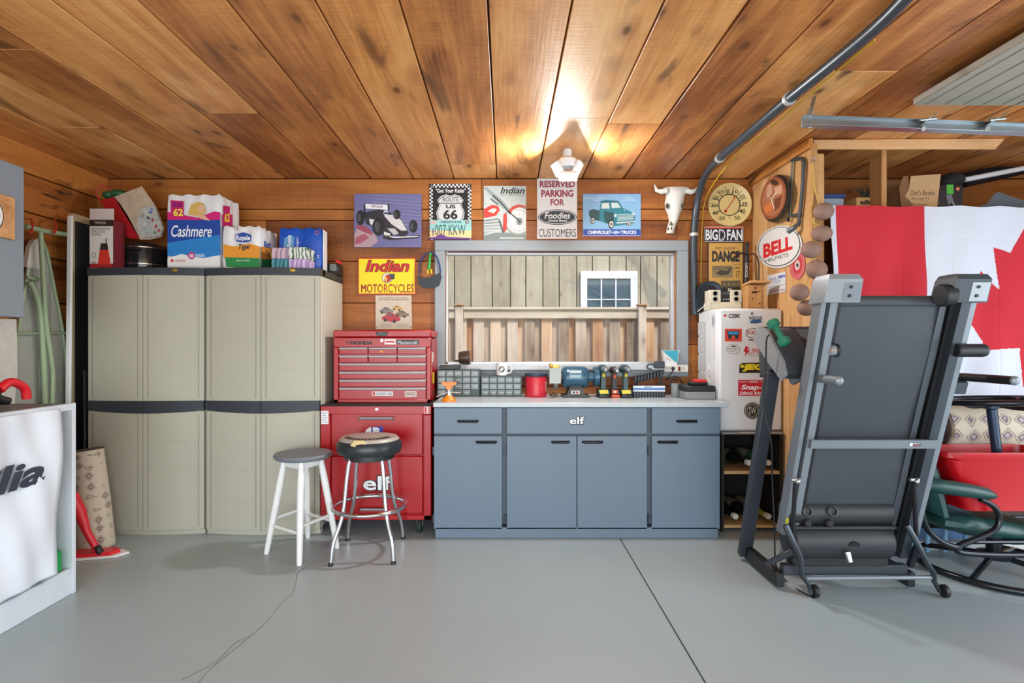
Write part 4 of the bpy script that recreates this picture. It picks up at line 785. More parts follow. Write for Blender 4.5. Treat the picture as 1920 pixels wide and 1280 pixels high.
# bench grinder
gr = thing('bench_grinder', 'blue bench grinder with eye shield beside the red canister', 'grinder', (XA(1079, 4.2), 4.2, CZ)); GB = mat('grinder_blue', (54, 92, 116), .3, .2)
gy = 4.2; gz = ZA(707, gy); gx0, gx1 = XA(1053, gy), XA(1103, gy); gx = (gx0+gx1)/2
b = MB(); r = .082; L = gx1-gx0; b.lathe([(.03, 0), (r*.75, .004), (r*.95, .018), (r, .04), (r, L-.04), (r*.95, L-.018), (r*.75, L-.004), (.03, L)], (gx0, gy, gz), (1, 0, 0), 30); b.build('motor', GB, gr)
b = MB(); b.prism([(gx-.04, gy-.06, gz-.06), (gx+.04, gy-.06, gz-.06), (gx+.07, gy-.085, CZ+.02), (gx-.07, gy-.085, CZ+.02)], (0, .13, 0)); b.box(gx-.10, gx+.10, gy-.09, gy+.08, CZ, CZ+.02, .004); b.build('base', mat('dark_grey_cast', (66, 70, 72), .5), gr)
b = MB(mapY(gy-.092)); b.flat = True; b.rect(1071, 732, 1087, 739, (190, 192, 190), 1); b.rect(1074, 733.5, 1078, 737.5, (40, 40, 44), 2); b.rect(1080, 733.5, 1084, 737.5, (150, 40, 40), 2); b.build('switch_plate', None, gr, recalc=False)
b = MB(mapY(gy-.0835)); b.flat = True; b.rect(1067, 693, 1091, 711, (70, 116, 142), 1); b.rect(1068.5, 694.5, 1089.5, 699, (196, 204, 204), 2); b.rect(1068.5, 703, 1089.5, 708, (150, 170, 176), 2); b.build('rating_plate', None, gr, recalc=False)
b = MB(); b.cyl((gx1-.004, gy, gz), (gx1+.045, gy, gz), .032, n=18); b.lathe([(.05, 0), (.075, .004), (.075, .042), (.05, .046)], (gx1+.036, gy, gz+.005), (1, 0, 0), 26); b.build('wheel_guard', GB, gr)
b = MB(); b.cyl((gx0+.004, gy, gz), (gx0-.03, gy, gz), .03, n=18); b.lathe([(.01, 0), (.07, .0), (.07, .03), (.01, .03)], (gx0-.06, gy+.02, gz-.02), (1, 0, 0), 26); b.build('grinding_wheel', mat('grindstone', (120, 118, 112), .9), gr)
b = MB(); b.obox(XR(P(1041, 703, 4.08), 8), .085, .006, .125, .002); b.build('eye_shield', mat('clear_shield', (206, 214, 212), .12, alpha=.75), gr)
b = MB(); b.obox(XR(P(1041, 687, 4.075)), .06, .02, .022, .003); b.lathe([(.014, 0), (.018, .006), (.018, .02), (.012, .026)], P(1030, 685.5, 4.07), (1, 0, 0), 14); b.build('shield_bracket', mat('brass', (190, 150, 70), .35, .6), gr)
b = MB(); b.tube([P(1030, 741, 4.1), P(1038, 737, 4.12), P(1044, 741, 4.1), P(1033, 742, 4.08)], .008, 6, sub=3); b.build('rag', mat('brown_rag', (96, 80, 66), .9), None, 'small brown oily scrap on the worktop left of the grinder', 'scrap')
# three cordless drills, chucks towards the room
def drill(px, py, D, kind, lab):
    x = XA(px, D); z = ZA(py, D); t = thing('cordless_drill', lab, 'drill', (x, D+.02, CZ), 'cordless drills on the worktop')
    body, acc = (mat('drill_teal', (40, 74, 78), .4), mat('drill_yellow', (226, 192, 40), .4)) if kind else (mat('drill_black', (40, 38, 38), .45), mat('drill_orange', (214, 84, 44), .4))
    k = 1 if kind else .82
    b = MB(); b.lathe([(.014, -.02), (.030*k, 0), (.034*k, .03), (.034*k, .10), (.028*k, .14), (.01, .145)], (x, D, z), (0, 1, -.02), 20); b.build('motor_housing', body, t)
    b = MB(); b.lathe([(.009, -.085), (.013, -.08), (.022*k, -.055), (.025*k, -.03), (.022*k, -.012)], (x, D, z), (0, 1, 0), 18); ck = b.build('chuck', mat('chuck_steel', (170, 172, 176), .28, .85), t)
    b = MB(); b.cyl((x, D-.082, z), (x, D-.088, z), .0055, n=10); b.build('chuck_bore', BLACK, ck)
    b = MB(); b.loft([[Vector((x+sx*w, D+.035+sy*dp, zz)) for sx, sy in ((-1, -1), (1, -1), (1, 1), (-1, 1))] for zz, w, dp in ((z-.01, .018, .03), (z-.06, .016, .024), (CZ+.055, .018, .026))]); b.build('grip', body, t)
    b = MB(); b.obox(XR((x, D+.005, z-.045)), .018, .022, .03, .005); b.build('trigger', acc, t)
    w = .042 if kind else .036
    MB().box(x-w, x+w, D-.03, D+.10, CZ+.022, CZ+.062, .008).build('battery_mount', body, t)
    MB().box(x-w*.96, x+w*.96, D-.035, D+.10, CZ, CZ+.024, .006).build('battery', BLACK if kind else acc, t)
    q = MB(mapY(D-.0305)); q.flat = True; s_ = F/D
    if kind: q.poly([(px-9, VY+(EYE-CZ-.056)*s_), (px+8, VY+(EYE-CZ-.058)*s_), (px+9, VY+(EYE-CZ-.03)*s_), (px-7, VY+(EYE-CZ-.028)*s_)], (224, 200, 50), 1)
    else: q.rect(px-5, VY+(EYE-CZ-.055)*s_, px+5, VY+(EYE-CZ-.03)*s_, (222, 90, 50), 1); q.rect(px-2, VY+(EYE-CZ-.048)*s_, px+2, VY+(EYE-CZ-.037)*s_, (240, 240, 236), 2)
    done(q, t, 'battery_label')
drill(1132, 692, 4.12, 1, 'yellow and teal cordless drill nearest the blue grinder'); drill(1153, 694, 4.14, 0, 'smaller black and orange cordless drill between two yellow ones'); drill(1174, 692, 4.12, 1, 'yellow and teal cordless drill nearest the wrench rack')
# wrench rack and bit box
wr = thing('wrench_rack', 'dark sloping rack of wrenches at the back of the worktop', 'rack', (XA(1216, 4.33), 4.33, CZ))
b = MB(mapY(4.30)); b.slab([(1187, 712), (1190, 708), (1243, 696), (1245, 702), (1192, 716)], 0, -.05); b.slab([(1190, 714), (1196, 713), (1196, 740), (1190, 740)], -.02, -.05); b.slab([(1236, 704), (1242, 703), (1242, 740), (1236, 740)], -.02, -.05); b.build('rack_body', BLACK, wr)
for k in range(9):
    x = 1191+k*6; y = 709-k*1.35; b = MB(); b.tube([P(x, y+9, 4.285), P(x+1, y-1, 4.28), P(x+4, y-4, 4.29)], .007, 6, sub=3); b.build('wrench', DARKSTEEL, wr)
bb = thing('bit_box', 'white and blue fronted box of drill bits below the wrench rack', 'box', (XA(1216, 4.15), 4.15, CZ))
MB().box(XA(1187, 4.15), XA(1247, 4.15), 4.15, 4.20, CZ, ZA(723, 4.15), .003).build('box_body', BLACK, bb)
for k in range(11): MB().box(XA(1188.5+k*5.3, 4.14), XA(1192+k*5.3, 4.14), 4.138, 4.15, CZ, ZA(734, 4.14), .001).build('slot_rib', DARKSTEEL, bb)
p = MB(mapY(4.149)); p.flat = True; p.rect(1187, 723, 1247, 734, (226, 232, 238), 1); p.rect(1187, 727, 1247, 731, (70, 130, 196), 2); p.text('BITS', 1210, 724, 1222, 726.6, (40, 60, 110), 2, .01); done(p, bb)
ps = thing('power_strip', 'white power strip fixed under the right end of the sill', 'power strip', (XA(1266, 4.36), 4.36, ZA(698, 4.36)))
b = MB(); b.obox(XR(P(1267, 691, 4.37), 0, 1), XA(1290, 4.37)-XA(1245, 4.37), .035, .05, .004); b.build('housing', mat('ivory_plastic', (224, 222, 212), .4), ps)
MB().box(XA(1271.5, 4.35), XA(1275.5, 4.35), 4.343, 4.353, ZA(695, 4.35), ZA(687, 4.35), .001).build('switch', mat('dark_red_switch', (120, 24, 20), .3), ps)
p = MB(mapY(4.3515)); p.flat = True
for x in (1250, 1255, 1262, 1281): p.rect(x-.6, 688, x+.2, 691, (50, 50, 50), 1); p.rect(x+1.2, 688, x+2, 691, (50, 50, 50), 1); p.ell(x+.7, 693, .7, .7, (50, 50, 50), 1)
done(p, ps, 'sockets')
b = MB(); b.box(XA(1227, 4.33), XA(1246, 4.33), 4.32, 4.36, ZA(690, 4.33), ZA(677, 4.33), .005); b.tube([P(1228, 684, 4.34), P(1216, 683, 4.34), P(1214, 690, 4.34), P(1222, 692, 4.34)], .006, 6, sub=3); b.build('charger_plug', mat('slate_plug', (56, 64, 74), .45), None, 'dark plug-in charger at the left end of the power strip', 'charger')
b = MB(); b.tube([P(1263, 692, 4.33), P(1258, 700, 4.30), P(1248, 712, 4.29), P(1256, 708, 4.25), P(1270, 706, 4.25), P(1279, 716, 4.28), P(1281, 726, 4.28), P(1280, 738, 4.27)], .0045, 6, sub=5); b.ball(P(1262, 690.5, 4.34), .014); b.tube([P(1252, 738, 4.22), P(1260, 712, 4.24), P(1272, 712, 4.24), P(1281, 722, 4.25), P(1277, 739, 4.23)], .0045, 6, sub=5); b.build('black_cable', BLACK, None, 'black cord looping from the power strip down to the worktop', 'cord')
b = MB(); b.lathe([(.028, 0), (.031, .004), (.031, .10), (.028, .105), (.027, .10), (.027, .008), (0, .006)], (XA(1266, 4.15), 4.15, CZ), n=20); b.build('glass_jar', mat('grey_glass', (150, 160, 164), .08, alpha=.55), None, 'small clear glass jar at the right of the bit box', 'jar')
b = MB(); b.loft([[Vector((XA(1257, 4.4)+sx*w, 4.40+sy*w*.45, z)) for sx, sy in ((-1, -1), (1, -1), (1, 1), (-1, 1))] for z, w in ((SZ, .047), (SZ+.115, .064))]); tub = b.build('tub', mat('tub_white', (226, 232, 234), .3), None, 'tapered white and teal tub on the right end of the sill', 'tub')
p = MB(mapY(4.368)); p.flat = True; p.poly([(1242, 657), (1272, 657), (1270, 680), (1266, 677)], (54, 168, 190), 1); p.line([(1248, 671), (1258, 676)], 1, (210, 120, 110), 2); done(p, tub)
for nm, y0, y1, m, lab in (('grey_case', 733, 750, mat('grey_stone', (134, 138, 140), .6, var=.2, scale=60), 'grey speckled case at the right end of the worktop'), ('black_case', 722.5, 733, BLACK, 'flat black case lying on the grey speckled case')):
    D = 3.98; yb = {733: CZ, 722.5: CZ+.058}[y0]; b = MB(); b.box(XA(1286 if y0 > 730 else 1285, D), XA(1342, D), D, D+.2, yb+.0005, yb+(.057 if y0 > 730 else .04), .005); b.build(nm, m, None, lab, 'case')
bt = thing('drill_battery', 'black and red tool battery on top of the black case', 'battery', (XA(1311, 4.02), 4.06, CZ+.0985))
MB().box(XA(1295, 4.02), XA(1328, 4.02), 4.02, 4.10, CZ+.099, CZ+.125, .007).build('case', BLACK, bt); MB().box(XA(1302, 4.02), XA(1326, 4.02), 4.017, 4.09, CZ+.118, CZ+.142, .006).build('latch', mat('battery_red', (206, 50, 40), .4), bt)
# ================================================================== SIGNS ON THE BACK WALL
D = 4.445
# racing canvas
o, p = panel('racing_canvas', 'canvas print of a black and white racing car on track', 'picture', R4(664, 363.5, 790.5, 463.5), D, .03, mat('canvas_violet', (112, 112, 160), .7, var=.12, scale=6)); p.clip = (664.5, 364, 790, 463)
for k in range(9): p.line([(700, 366+k*6), (790, 372+k*6.5)], 1.2, (128+(k % 3)*8, 128+(k % 3)*8, 174), 1)
p.poly([(664, 440), (672, 424), (684, 424), (704, 440), (709, 452), (694, 463), (664, 463)], (176, 150, 160), 1); p.poly([(666, 424), (676, 420), (692, 428), (700, 440), (690, 438), (672, 430)], (156, 70, 96), 2); p.poly([(666, 446), (684, 438), (692, 446), (676, 456), (666, 458)], (166, 84, 104), 2)
p.poly([(684, 382), (728, 384), (728, 393), (686, 391)], (236, 236, 240), 3); p.text('West', 696, 383.5, 718, 389.5, (30, 30, 40), 4, .02, .2); p.rect(682, 382, 685, 408, (30, 30, 40), 3); p.rect(727, 382, 730, 402, (30, 30, 40), 3)
p.poly([(684, 398), (712, 392), (736, 400), (752, 410), (766, 436), (760, 444), (736, 440), (716, 438), (700, 424), (686, 420)], (40, 40, 52), 3)
p.poly([(720, 404), (738, 402), (752, 412), (763, 432), (752, 432), (734, 420)], (214, 212, 214), 4); p.poly([(692, 410), (704, 412), (702, 424), (694, 420)], (220, 218, 220), 4); p.poly([(726, 428), (740, 428), (748, 438), (738, 440)], (190, 190, 196), 4)
for cx, cy, rx, ry in ((676, 408, 8, 14), (710, 425, 12, 17), (775, 424, 8, 12), (744, 402, 7, 9)): p.ell(cx, cy, rx, ry, (24, 24, 30), 5); p.ell(cx-3, cy, rx*.4, ry*.6, (70, 70, 80), 6)
p.ell(724, 399, 5, 5.5, (200, 210, 226), 6); p.rect(720, 398, 729, 401, (30, 40, 80), 7)
p.poly([(720, 436), (736, 440), (736, 446), (797 if False else 786, 440), (785, 446), (730, 450), (718, 446)], (30, 30, 40), 6); p.line([(722, 441), (740, 445), (784, 443)], 2, (230, 230, 234), 7); p.poly([(720, 434), (732, 438), (730, 444), (720, 440)], (226, 226, 230), 7); done(p, o)
# route shield with licence plate
o, p = panel('route_sign', 'black checkered-border highway shield sign', 'sign', R4(805.5, 345, 883.5, 449.5), D, .004, mat('sign_black', (26, 28, 32), .35))
n_ = 22
for k in range(n_):
    w = 78/n_
    for r_ in (0, 1):
        if (k+r_) % 2 == 0: p.rect(805.5+k*w, 345+r_*3.2, 805.5+(k+1)*w, 348.2+r_*3.2, (236, 238, 240), 1)
for k in range(30):
    h = 104.5/30
    for r_ in (0, 1):
        if (k+r_) % 2 == 0:
            p.rect(805.5+r_*3, 345+k*h, 808.5+r_*3, 345+(k+1)*h, (236, 238, 240), 1); p.rect(877.5+r_*3, 345+k*h, 880.5+r_*3, 345+(k+1)*h, (236, 238, 240), 1)
p.text('"Get Your Kicks"', 817, 353.5, 873, 361, (240, 240, 240), 2, .02, .12)
sh = [(826, 368), (836, 364), (844.5, 367), (853, 364), (863, 368), (869, 375), (865, 384), (871, 398), (869, 410), (858, 418), (844.5, 424), (831, 418), (820, 410), (818, 398), (824, 384), (820, 375)]
p.poly(sh, (216, 220, 222), 2); p.poly([(844.5+(x-844.5)*.94, 393+(y-393)*.95) for x, y in sh], (30, 32, 36), 3); p.poly([(844.5+(x-844.5)*.90, 393+(y-393)*.92) for x, y in sh], (206, 212, 214), 4)
p.text('ROUTE', 830, 369.5, 860, 378, (24, 26, 30), 5, .005); p.line([(823, 381), (866, 381)], 1.4, (24, 26, 30), 5); p.text('US', 836, 383.5, 854, 390.5, (24, 26, 30), 5, .04); p.text('66', 831, 393, 858, 411, (24, 26, 30), 5, .03); done(p, o)
o, p = panel('licence_plate', 'teal desert licence plate over the bottom of the route sign', 'plate', R4(806, 412.5, 884, 448.5), D-.006, .002, mat('plate_teal', (150, 206, 204), .4, var=.06))
p.poly([(806, 432), (884, 432), (884, 448.5), (806, 448.5)], (226, 206, 150), 1); p.poly([(806, 448.5), (806, 445), (816, 444), (822, 440), (832, 440), (838, 444), (884, 446), (884, 448.5)], (104, 60, 140), 2); p.text('ARIZONA', 826, 413.5, 866, 418, (70, 110, 130), 2, .03); p.text('007·KKW', 816, 421, 873, 441, (30, 84, 92), 3, .01); p.line([(812, 428), (812, 442)], 1.6, (90, 70, 130), 3); p.line([(809, 434), (815, 434)], 1.2, (90, 70, 130), 3); p.rect(808, 414, 817, 419, (224, 170, 170), 2); p.rect(872, 414, 880, 420, (90, 100, 110), 2); p.text('10', 873, 415, 879, 419, (230, 230, 230), 3); done(p, o)
# motorcycle sign
o, p = panel('motorcycle_sign', 'pale tin sign with a red motorcycle front drawing', 'sign', R4(907, 348.5, 986.5, 449.5), D, .004, mat('tin_pale', (190, 202, 200), .4, var=.12, scale=12)); p.clip = (907.5, 349, 986, 449)
p.text('Indian', 938, 351, 984, 363, (24, 26, 32), 2, .018, .3); p.text('MOTORCYCLE', 939, 364.5, 982, 367, (60, 64, 70), 2, .02)
p.poly([(907, 352), (912, 350), (945, 378), (960, 398), (956, 402), (936, 384)], (150, 164, 166), 1); p.poly([(907, 436), (986, 436), (986, 449), (907, 449)], (120, 136, 134), 1)
p.ell(972, 413, 26, 27, (226, 228, 226), 2); p.ring(972, 413, 27, 28, 4, (150, 160, 158), 3); p.ring(972, 413, 20, 21, 2, (186, 194, 194), 3); p.ell(974, 415, 6, 7, (130, 140, 146), 4); p.ell(974, 415, 3, 3, (70, 80, 90), 5)
for a in range(0, 360, 30): p.line([(974, 415), (974+19*math.cos(math.radians(a)), 415+20*math.sin(math.radians(a)))], .5, (120, 130, 136), 3)
p.poly([(953, 396), (960, 387), (972, 383), (986, 386), (986, 389), (972, 388), (961, 394), (956, 402)], (196, 64, 56), 5); p.poly([(907, 392), (922, 384), (934, 386), (937, 394), (930, 404), (912, 408), (907, 408)], (202, 60, 50), 4); p.poly([(914, 396), (924, 390), (932, 392), (926, 400)], (232, 214, 206), 5)
p.poly([(944, 402), (949, 398), (951, 410), (950, 430), (946, 436), (943, 428)], (196, 60, 52), 5); p.line([(924, 366), (940, 380), (955, 398), (972, 412)], 2.5, (60, 68, 74), 5); p.line([(920, 372), (934, 384)], 2, (40, 46, 52), 5)
for k in range(5): p.line([(908, 414+k*5), (936+k, 410+k*6)], 2.4, (110+k*16, 122+k*14, 126+k*14), 4)
p.line([(936, 412), (944, 436)], 3, (70, 78, 84), 5); p.line([(908, 440), (938, 432)], 3, (196, 204, 204), 5); p.line([(937, 446), (982, 446)], 1.5, (220, 224, 222), 3); done(p, o)
# parking sign
o, p = panel('parking_sign', 'white reserved parking sign directly under the ceiling lamp', 'sign', R4(1007, 334.5, 1082, 447.5), D, .003, mat('sign_white', (222, 224, 226), .35, var=.03))
for t, x0, y0, x1, y1 in (('RESERVED', 1012, 339, 1078, 351), ('PARKING', 1015, 356, 1075, 369), ('FOR', 1032, 373, 1058, 385)): p.text(t, x0, y0, x1, y1, (150, 40, 70), 1, .035)
p.ell(1045, 407, 36.5, 14.5, (40, 50, 62), 1); p.ell(1045, 407, 35, 13, (230, 232, 234), 2); p.ell(1045, 407, 33.5, 11.8, (42, 52, 66), 3); p.text('Foodies', 1021, 398, 1069, 410, (240, 242, 244), 4, .012, .2); p.text('Grand Bend', 1028, 411.5, 1063, 415.5, (240, 242, 244), 4, .02, .15); p.text('CUSTOMERS', 1010, 429, 1080, 444, (30, 36, 44), 1, .02); done(p, o)
# truck sign
o, p = panel('truck_sign', 'light blue tin sign with a teal vintage pickup truck', 'sign', R4(1093, 363, 1201.5, 443.5), D, .004, mat('tin_blue', (132, 178, 214), .4, var=.08, scale=10))
p.rect(1093.5, 429.5, 1201, 441, (36, 76, 160), 1); p.text('CHEVROLET', 1102, 432, 1146, 438.5, (240, 242, 246), 2, .03); p.text('TRUCKS', 1164, 432, 1193, 438.5, (240, 242, 246), 2, .03); p.poly([(1147, 434), (1152, 434), (1153, 432.5), (1158, 432.5), (1159, 434), (1163, 434), (1162, 437), (1158, 437), (1157, 438.5), (1152, 438.5), (1151, 437), (1146, 437)], (170, 190, 216), 2)
TEAL, TEAD = (40, 122, 140), (34, 74, 78)
p.poly([(1105, 394), (1112, 392), (1124, 394), (1124, 414), (1110, 412), (1104, 404)], TEAD, 2); p.poly([(1124, 392), (1127, 378), (1134, 376), (1160, 377), (1168, 390), (1182, 396), (1190, 404), (1190, 418), (1152, 424), (1124, 414)], TEAL, 2); p.poly([(1127, 391), (1129, 381), (1142, 380), (1143, 391)], (200, 214, 206), 3); p.poly([(1146, 380), (1158, 380), (1164, 389), (1147, 390)], (190, 210, 208), 3)
p.poly([(1124, 378), (1134, 375), (1158, 376), (1160, 378), (1128, 380)], (30, 100, 120), 3); p.poly([(1132, 396), (1150, 398), (1152, 422), (1134, 416)], TEAD, 3); p.poly([(1150, 399), (1184, 398), (1191, 408), (1190, 416), (1156, 416)], (46, 134, 152), 3)
for k in range(5): p.line([(1158, 402.5+k*2.6), (1188, 401.5+k*2.6)], 1, (206, 212, 206), 4)
p.line([(1156, 418), (1192, 415)], 2.2, (196, 202, 202), 5); p.ell(1154, 404, 2.4, 2.6, (226, 226, 216), 5); p.ell(1188, 401, 2, 2.4, (226, 226, 216), 5); p.ell(1171, 394, 1, 1, (220, 224, 220), 5)
for cx, cy, rx, ry in ((1146, 420, 5.5, 8.5), (1111, 413, 4, 6.5), (1179, 420, 5, 3)): p.ell(cx, cy, rx, ry, (24, 28, 30), 5); p.ell(cx+.5, cy, rx*.7, ry*.7, (220, 218, 206), 6); p.ell(cx+.5, cy, rx*.4, ry*.4, (90, 100, 100), 7)
for y0, x0, x1 in ((371, 1096, 1133), (375, 1112, 1123), (371, 1173, 1186), (375, 1166, 1193)): p.text('MODEL SERIES' if x1-x0 > 20 else '1950', x0, y0-1, x1, y0+1.4, (214, 226, 236), 1)
p.line([(1093, 363.5), (1201, 363.5)], 1, (90, 110, 190), 2); p.line([(1093, 442.6), (1201, 442.6)], 1.4, (180, 80, 120), 2); done(p, o)
# yellow sign, car advert
o, p = panel('motorcycle_brand_sign', 'bright yellow tin sign with red lettering and red border', 'sign', R4(671, 483, 779.5, 552), D, .005, mat('tin_red_edge', (190, 34, 32), .4))
p.rect(673, 485, 777.5, 550, (240, 222, 20), 1); p.text('Indian', 684, 487, 768, 510, (120, 20, 24), 2, .05, .25); p.text('Indian', 685, 488, 767, 509, (196, 30, 34), 3, .02, .25); p.text('MOTORCYCLES', 677, 532.5, 776, 548.5, (120, 24, 24), 2, .05); p.text('MOTORCYCLES', 678, 533.3, 775, 547.8, (170, 34, 30), 3, .015)
p.ell(726, 521, 9.8, 9.8, (60, 60, 66), 2); p.ell(726, 521, 8.8, 8.8, (238, 236, 230), 3); p.poly([(720, 527), (722, 517), (727, 514), (732, 518), (734, 523), (730, 528), (724, 529)], (180, 44, 40), 4); p.poly([(728, 515), (733, 513), (740, 513), (740, 523), (734, 524), (731, 518)], (60, 66, 76), 5); p.poly([(721, 520), (725, 518), (726, 527), (722, 527)], (226, 190, 60), 5); done(p, o)
o, p = panel('car_advert', 'beige paper advert with four sports cars above the tool chest', 'poster', [(704, 553.5), (771.5, 553.5), (772.5, 617), (704.5, 617)], D, .0015, mat('aged_paper', (206, 198, 182), .8))
p.text('Each one offers its own greatness', 712, 557, 764, 559.6, (70, 66, 62), 1, .02); p.text('and everything the other three have', 710, 560.6, 767, 563.2, (70, 66, 62), 1, .02)
def carl(x, y, w, c, l):
    p.poly([(x, y), (x+w*.2, y-w*.10), (x+w*.34, y-w*.24), (x+w*.62, y-w*.22), (x+w*.78, y-w*.08), (x+w, y), (x+w*.98, y+w*.16), (x+w*.6, y+w*.24), (x+w*.1, y+w*.14)], c, l); p.poly([(x+w*.3, y-w*.1), (x+w*.38, y-w*.2), (x+w*.58, y-w*.18), (x+w*.66, y-w*.08)], (90, 90, 96), l+1)
    for q, yy in ((.2, .13), (.68, .2)): p.ell(x+w*q, y+w*yy, w*.08, w*.09, (40, 38, 40), l+1)
carl(711, 582, 27, (128, 126, 120), 1); carl(735, 577, 20, (196, 164, 90), 1); carl(740, 588, 27, (128, 110, 90), 2); carl(715, 595, 36, (176, 46, 62), 4)
for k in range(4): p.line([(712, 607+k*2), (736, 607+k*2)], .6, (150, 144, 134), 1); p.line([(742, 607+k*2), (766, 607+k*2)], .6, (150, 144, 134), 1)
p.ell(706.5, 613, 1, 1, (40, 40, 40), 2); p.ell(770, 613, 1, 1, (40, 40, 40), 2); done(p, o)
# visor with green brush hanging at the casing
hv = thing('sun_visor', 'dark blue visor with blue strap hanging left of the window', 'visor', P(805, 540, 4.43))
b = MB(mapY(4.42)); b.tube([P(x, y, 4.415) for x, y in ((786, 514), (788, 492), (797, 477), (808, 473), (818, 480), (824, 496), (826, 512))], .006, 8, sub=4); b.build('strap', mat('blue_strap', (44, 66, 130), .5), hv)
b = MB(mapY(4.41)); b.slab([(783, 516), (792, 521), (806, 520), (818, 514), (826, 511), (828, 520), (824, 535), (812, 540), (794, 540), (785, 532)], 0, -.02); b.build('peak', mat('dark_slate_cloth', (52, 64, 72), .7), hv)
gb_ = thing('brush', 'green handled brush with yellow bristles hung inside the visor strap', 'brush', P(806, 514, 4.41))
b = MB(); b.tube([P(807, 474, 4.40), P(806, 482, 4.40), P(805, 492, 4.40), P(804, 505, 4.40)], [.012, .009, .013, .013], 8); b.build('handle', mat('green_handle', (54, 166, 74), .4), gb_)
b = MB(); b.cyl(P(802, 505, 4.40), P(802, 513, 4.40), .008); b.cyl(P(808, 505, 4.40), P(809, 513, 4.40), .008); b.build('bristles', mat('yellow_bristle', (226, 200, 50), .7), gb_)
# steer skull
sk = thing('steer_skull', 'white steer skull with horns hung above the window corner', 'skull', P(1266, 440, 4.44)); BONE = mat('bone', (226, 226, 220), .6, var=.08, scale=30, bump=.15)
b = MB(); prof = [(352, 1246, 1292, .035), (358, 1247, 1289, .06), (368, 1248.5, 1283, .075), (380, 1246, 1281, .075), (392, 1247, 1279, .07), (403, 1252, 1274, .065), (415, 1254, 1270, .055), (428, 1250, 1265, .045), (438, 1249, 1263, .03)]
rr = []
for y, xa, xb, dp in prof:
    cxp, hw = (xa+xb)/2, (xb-xa)/2*4.43/F; c = P(cxp, y, 4.44); rr.append([c+Vector((hw*math.cos(a), -dp*max(0, math.sin(a))*1.0 if math.sin(a) > 0 else 0, 0)) for a in [math.pi*k/8 for k in range(9)]]+[c+Vector((-hw*.7, .004, 0)), c+Vector((hw*.7, .004, 0))])
b.loft(rr); b.build('skull_bone', BONE, sk)
for pts in ([(1250, 357), (1240, 359), (1231, 357), (1227, 346)], [(1286, 357), (1296, 360), (1304, 357), (1309, 350)]):
    b = MB(); b.tube([P(x, y, 4.40+.0*i) for i, (x, y) in enumerate(pts)], [.024, .022, .016, .004] if True else 0, 10); b.build('horn', BONE, sk)
for x, y, rx, ry in ((1251, 386, 2.6, 5), (1279, 386, 2.0, 4.5)):
    b = MB(); c = P(x, y, 4.385); b.ball(c, rx*4.4/F, .02, ry*4.4/F); b.build('eye_socket', mat('socket_shade', (84, 82, 70), .9), sk)
b = MB(mapY(4.375)); b.flat = True; b.poly([(1254, 424), (1258, 414), (1262, 420), (1260, 424), (1256, 422)], (96, 106, 78), 1); b.ell(1253, 429, 1.4, 3, (70, 66, 56), 1); b.ell(1259, 428, 1.4, 3, (70, 66, 56), 1); b.build('nose_opening', None, sk, recalc=False)
# thermometer dial
th = thing('dial_thermometer', 'round cream dial thermometer at the top right of the back wall', 'thermometer', P(1367.5, 424, 4.44))
b = MB(); b.T = XR(P(1367.5, 384, 4.445), 90); R_ = 40.5*4.44/F; b.lathe([(0, 0), (R_, 0), (R_, .02), (R_*.97, .026), (R_*.94, .022), (0, .022)], (0, 0, 0), n=48); dial = b.build('dial', mat('cream_dial', (226, 206, 142), .35, var=.02), th)
p = MB(mapY(4.4225)); p.flat = True; c0 = (1367.5, 384)
p.ring(c0[0], c0[1], 20.5, 20.5, 1.6, (60, 52, 36), 1); p.ell(c0[0], c0[1], 19, 19, (214, 192, 128), 1)
for k in range(10):
    a = math.radians(-121.5+k*27); ca, sa = math.sin(a), -math.cos(a); p.line([(c0[0]+20*ca, c0[1]+20*sa), (c0[0]+35*ca, c0[1]+35*sa)], .9, (40, 34, 24), 2)
for k in range(51):
    a = math.radians(-135+k*5.4); ca, sa = math.sin(a), -math.cos(a); p.line([(c0[0]+19.5*ca, c0[1]+19.5*sa), (c0[0]+22.5*ca, c0[1]+22.5*sa)], .5, (40, 34, 24), 2)
for t, x, y in (('-50', 1352, 409), ('-40', 1340, 399), ('-30', 1337, 385), ('-20', 1341, 371), ('-10', 1351, 360), ('0', 1365, 358), ('10', 1379, 359), ('20', 1391, 368), ('30', 1396, 382), ('40', 1392, 395.5), ('50', 1382, 408)): w = 2.6*len(t.replace('-', ''))+(1.6 if '-' in t else 0); p.text(t, x-w, y-3.6, x+w, y+3.6, (40, 34, 24), 3, .005)
p.text('C', 1366, 406, 1370, 410, (60, 52, 36), 3); p.line([(1360, 396.5), (1378, 369.5)], 1.8, (206, 76, 46), 4); p.poly([(1358, 392), (1364, 396), (1360, 399), (1357, 397)], (206, 76, 46), 4); p.poly([(1378, 372), (1375, 368), (1380, 366)], (206, 76, 46), 4); done(p, dial)
# fan sign and dance poster
o, p = panel('fan_sign', 'navy and orange team fan sign under the dial thermometer', 'sign', R4(1320.5, 424.5, 1394, 453), D, .004, mat('fan_navy', (28, 30, 52), .4))
p.rect(1320.5, 424.5, 1394, 428, (226, 92, 44), 1)
for a in ((1321.3, 425.2, 1393.2, 452.3),): p.line([(a[0], a[1]), (a[2], a[1]), (a[2], a[3]), (a[0], a[3]), (a[0], a[1])], .8, (200, 206, 214), 2)
p.text('BIG', 1323, 430, 1346, 450, (232, 236, 240), 2, .03); p.text('FAN', 1363, 430, 1392, 450, (232, 236, 240), 2, .03); p.text('D', 1348, 430, 1360, 451, (232, 236, 240), 2, .04); p.text('D', 1349.5, 432, 1358.5, 449, (28, 30, 52), 3, .0); done(p, o)
o, p = panel('dance_poster', 'framed ochre dance poster behind the fridge', 'poster', R4(1326.5, 453.5, 1394.5, 560), D-.001, .004, mat('poster_frame', (60, 50, 40), .5))
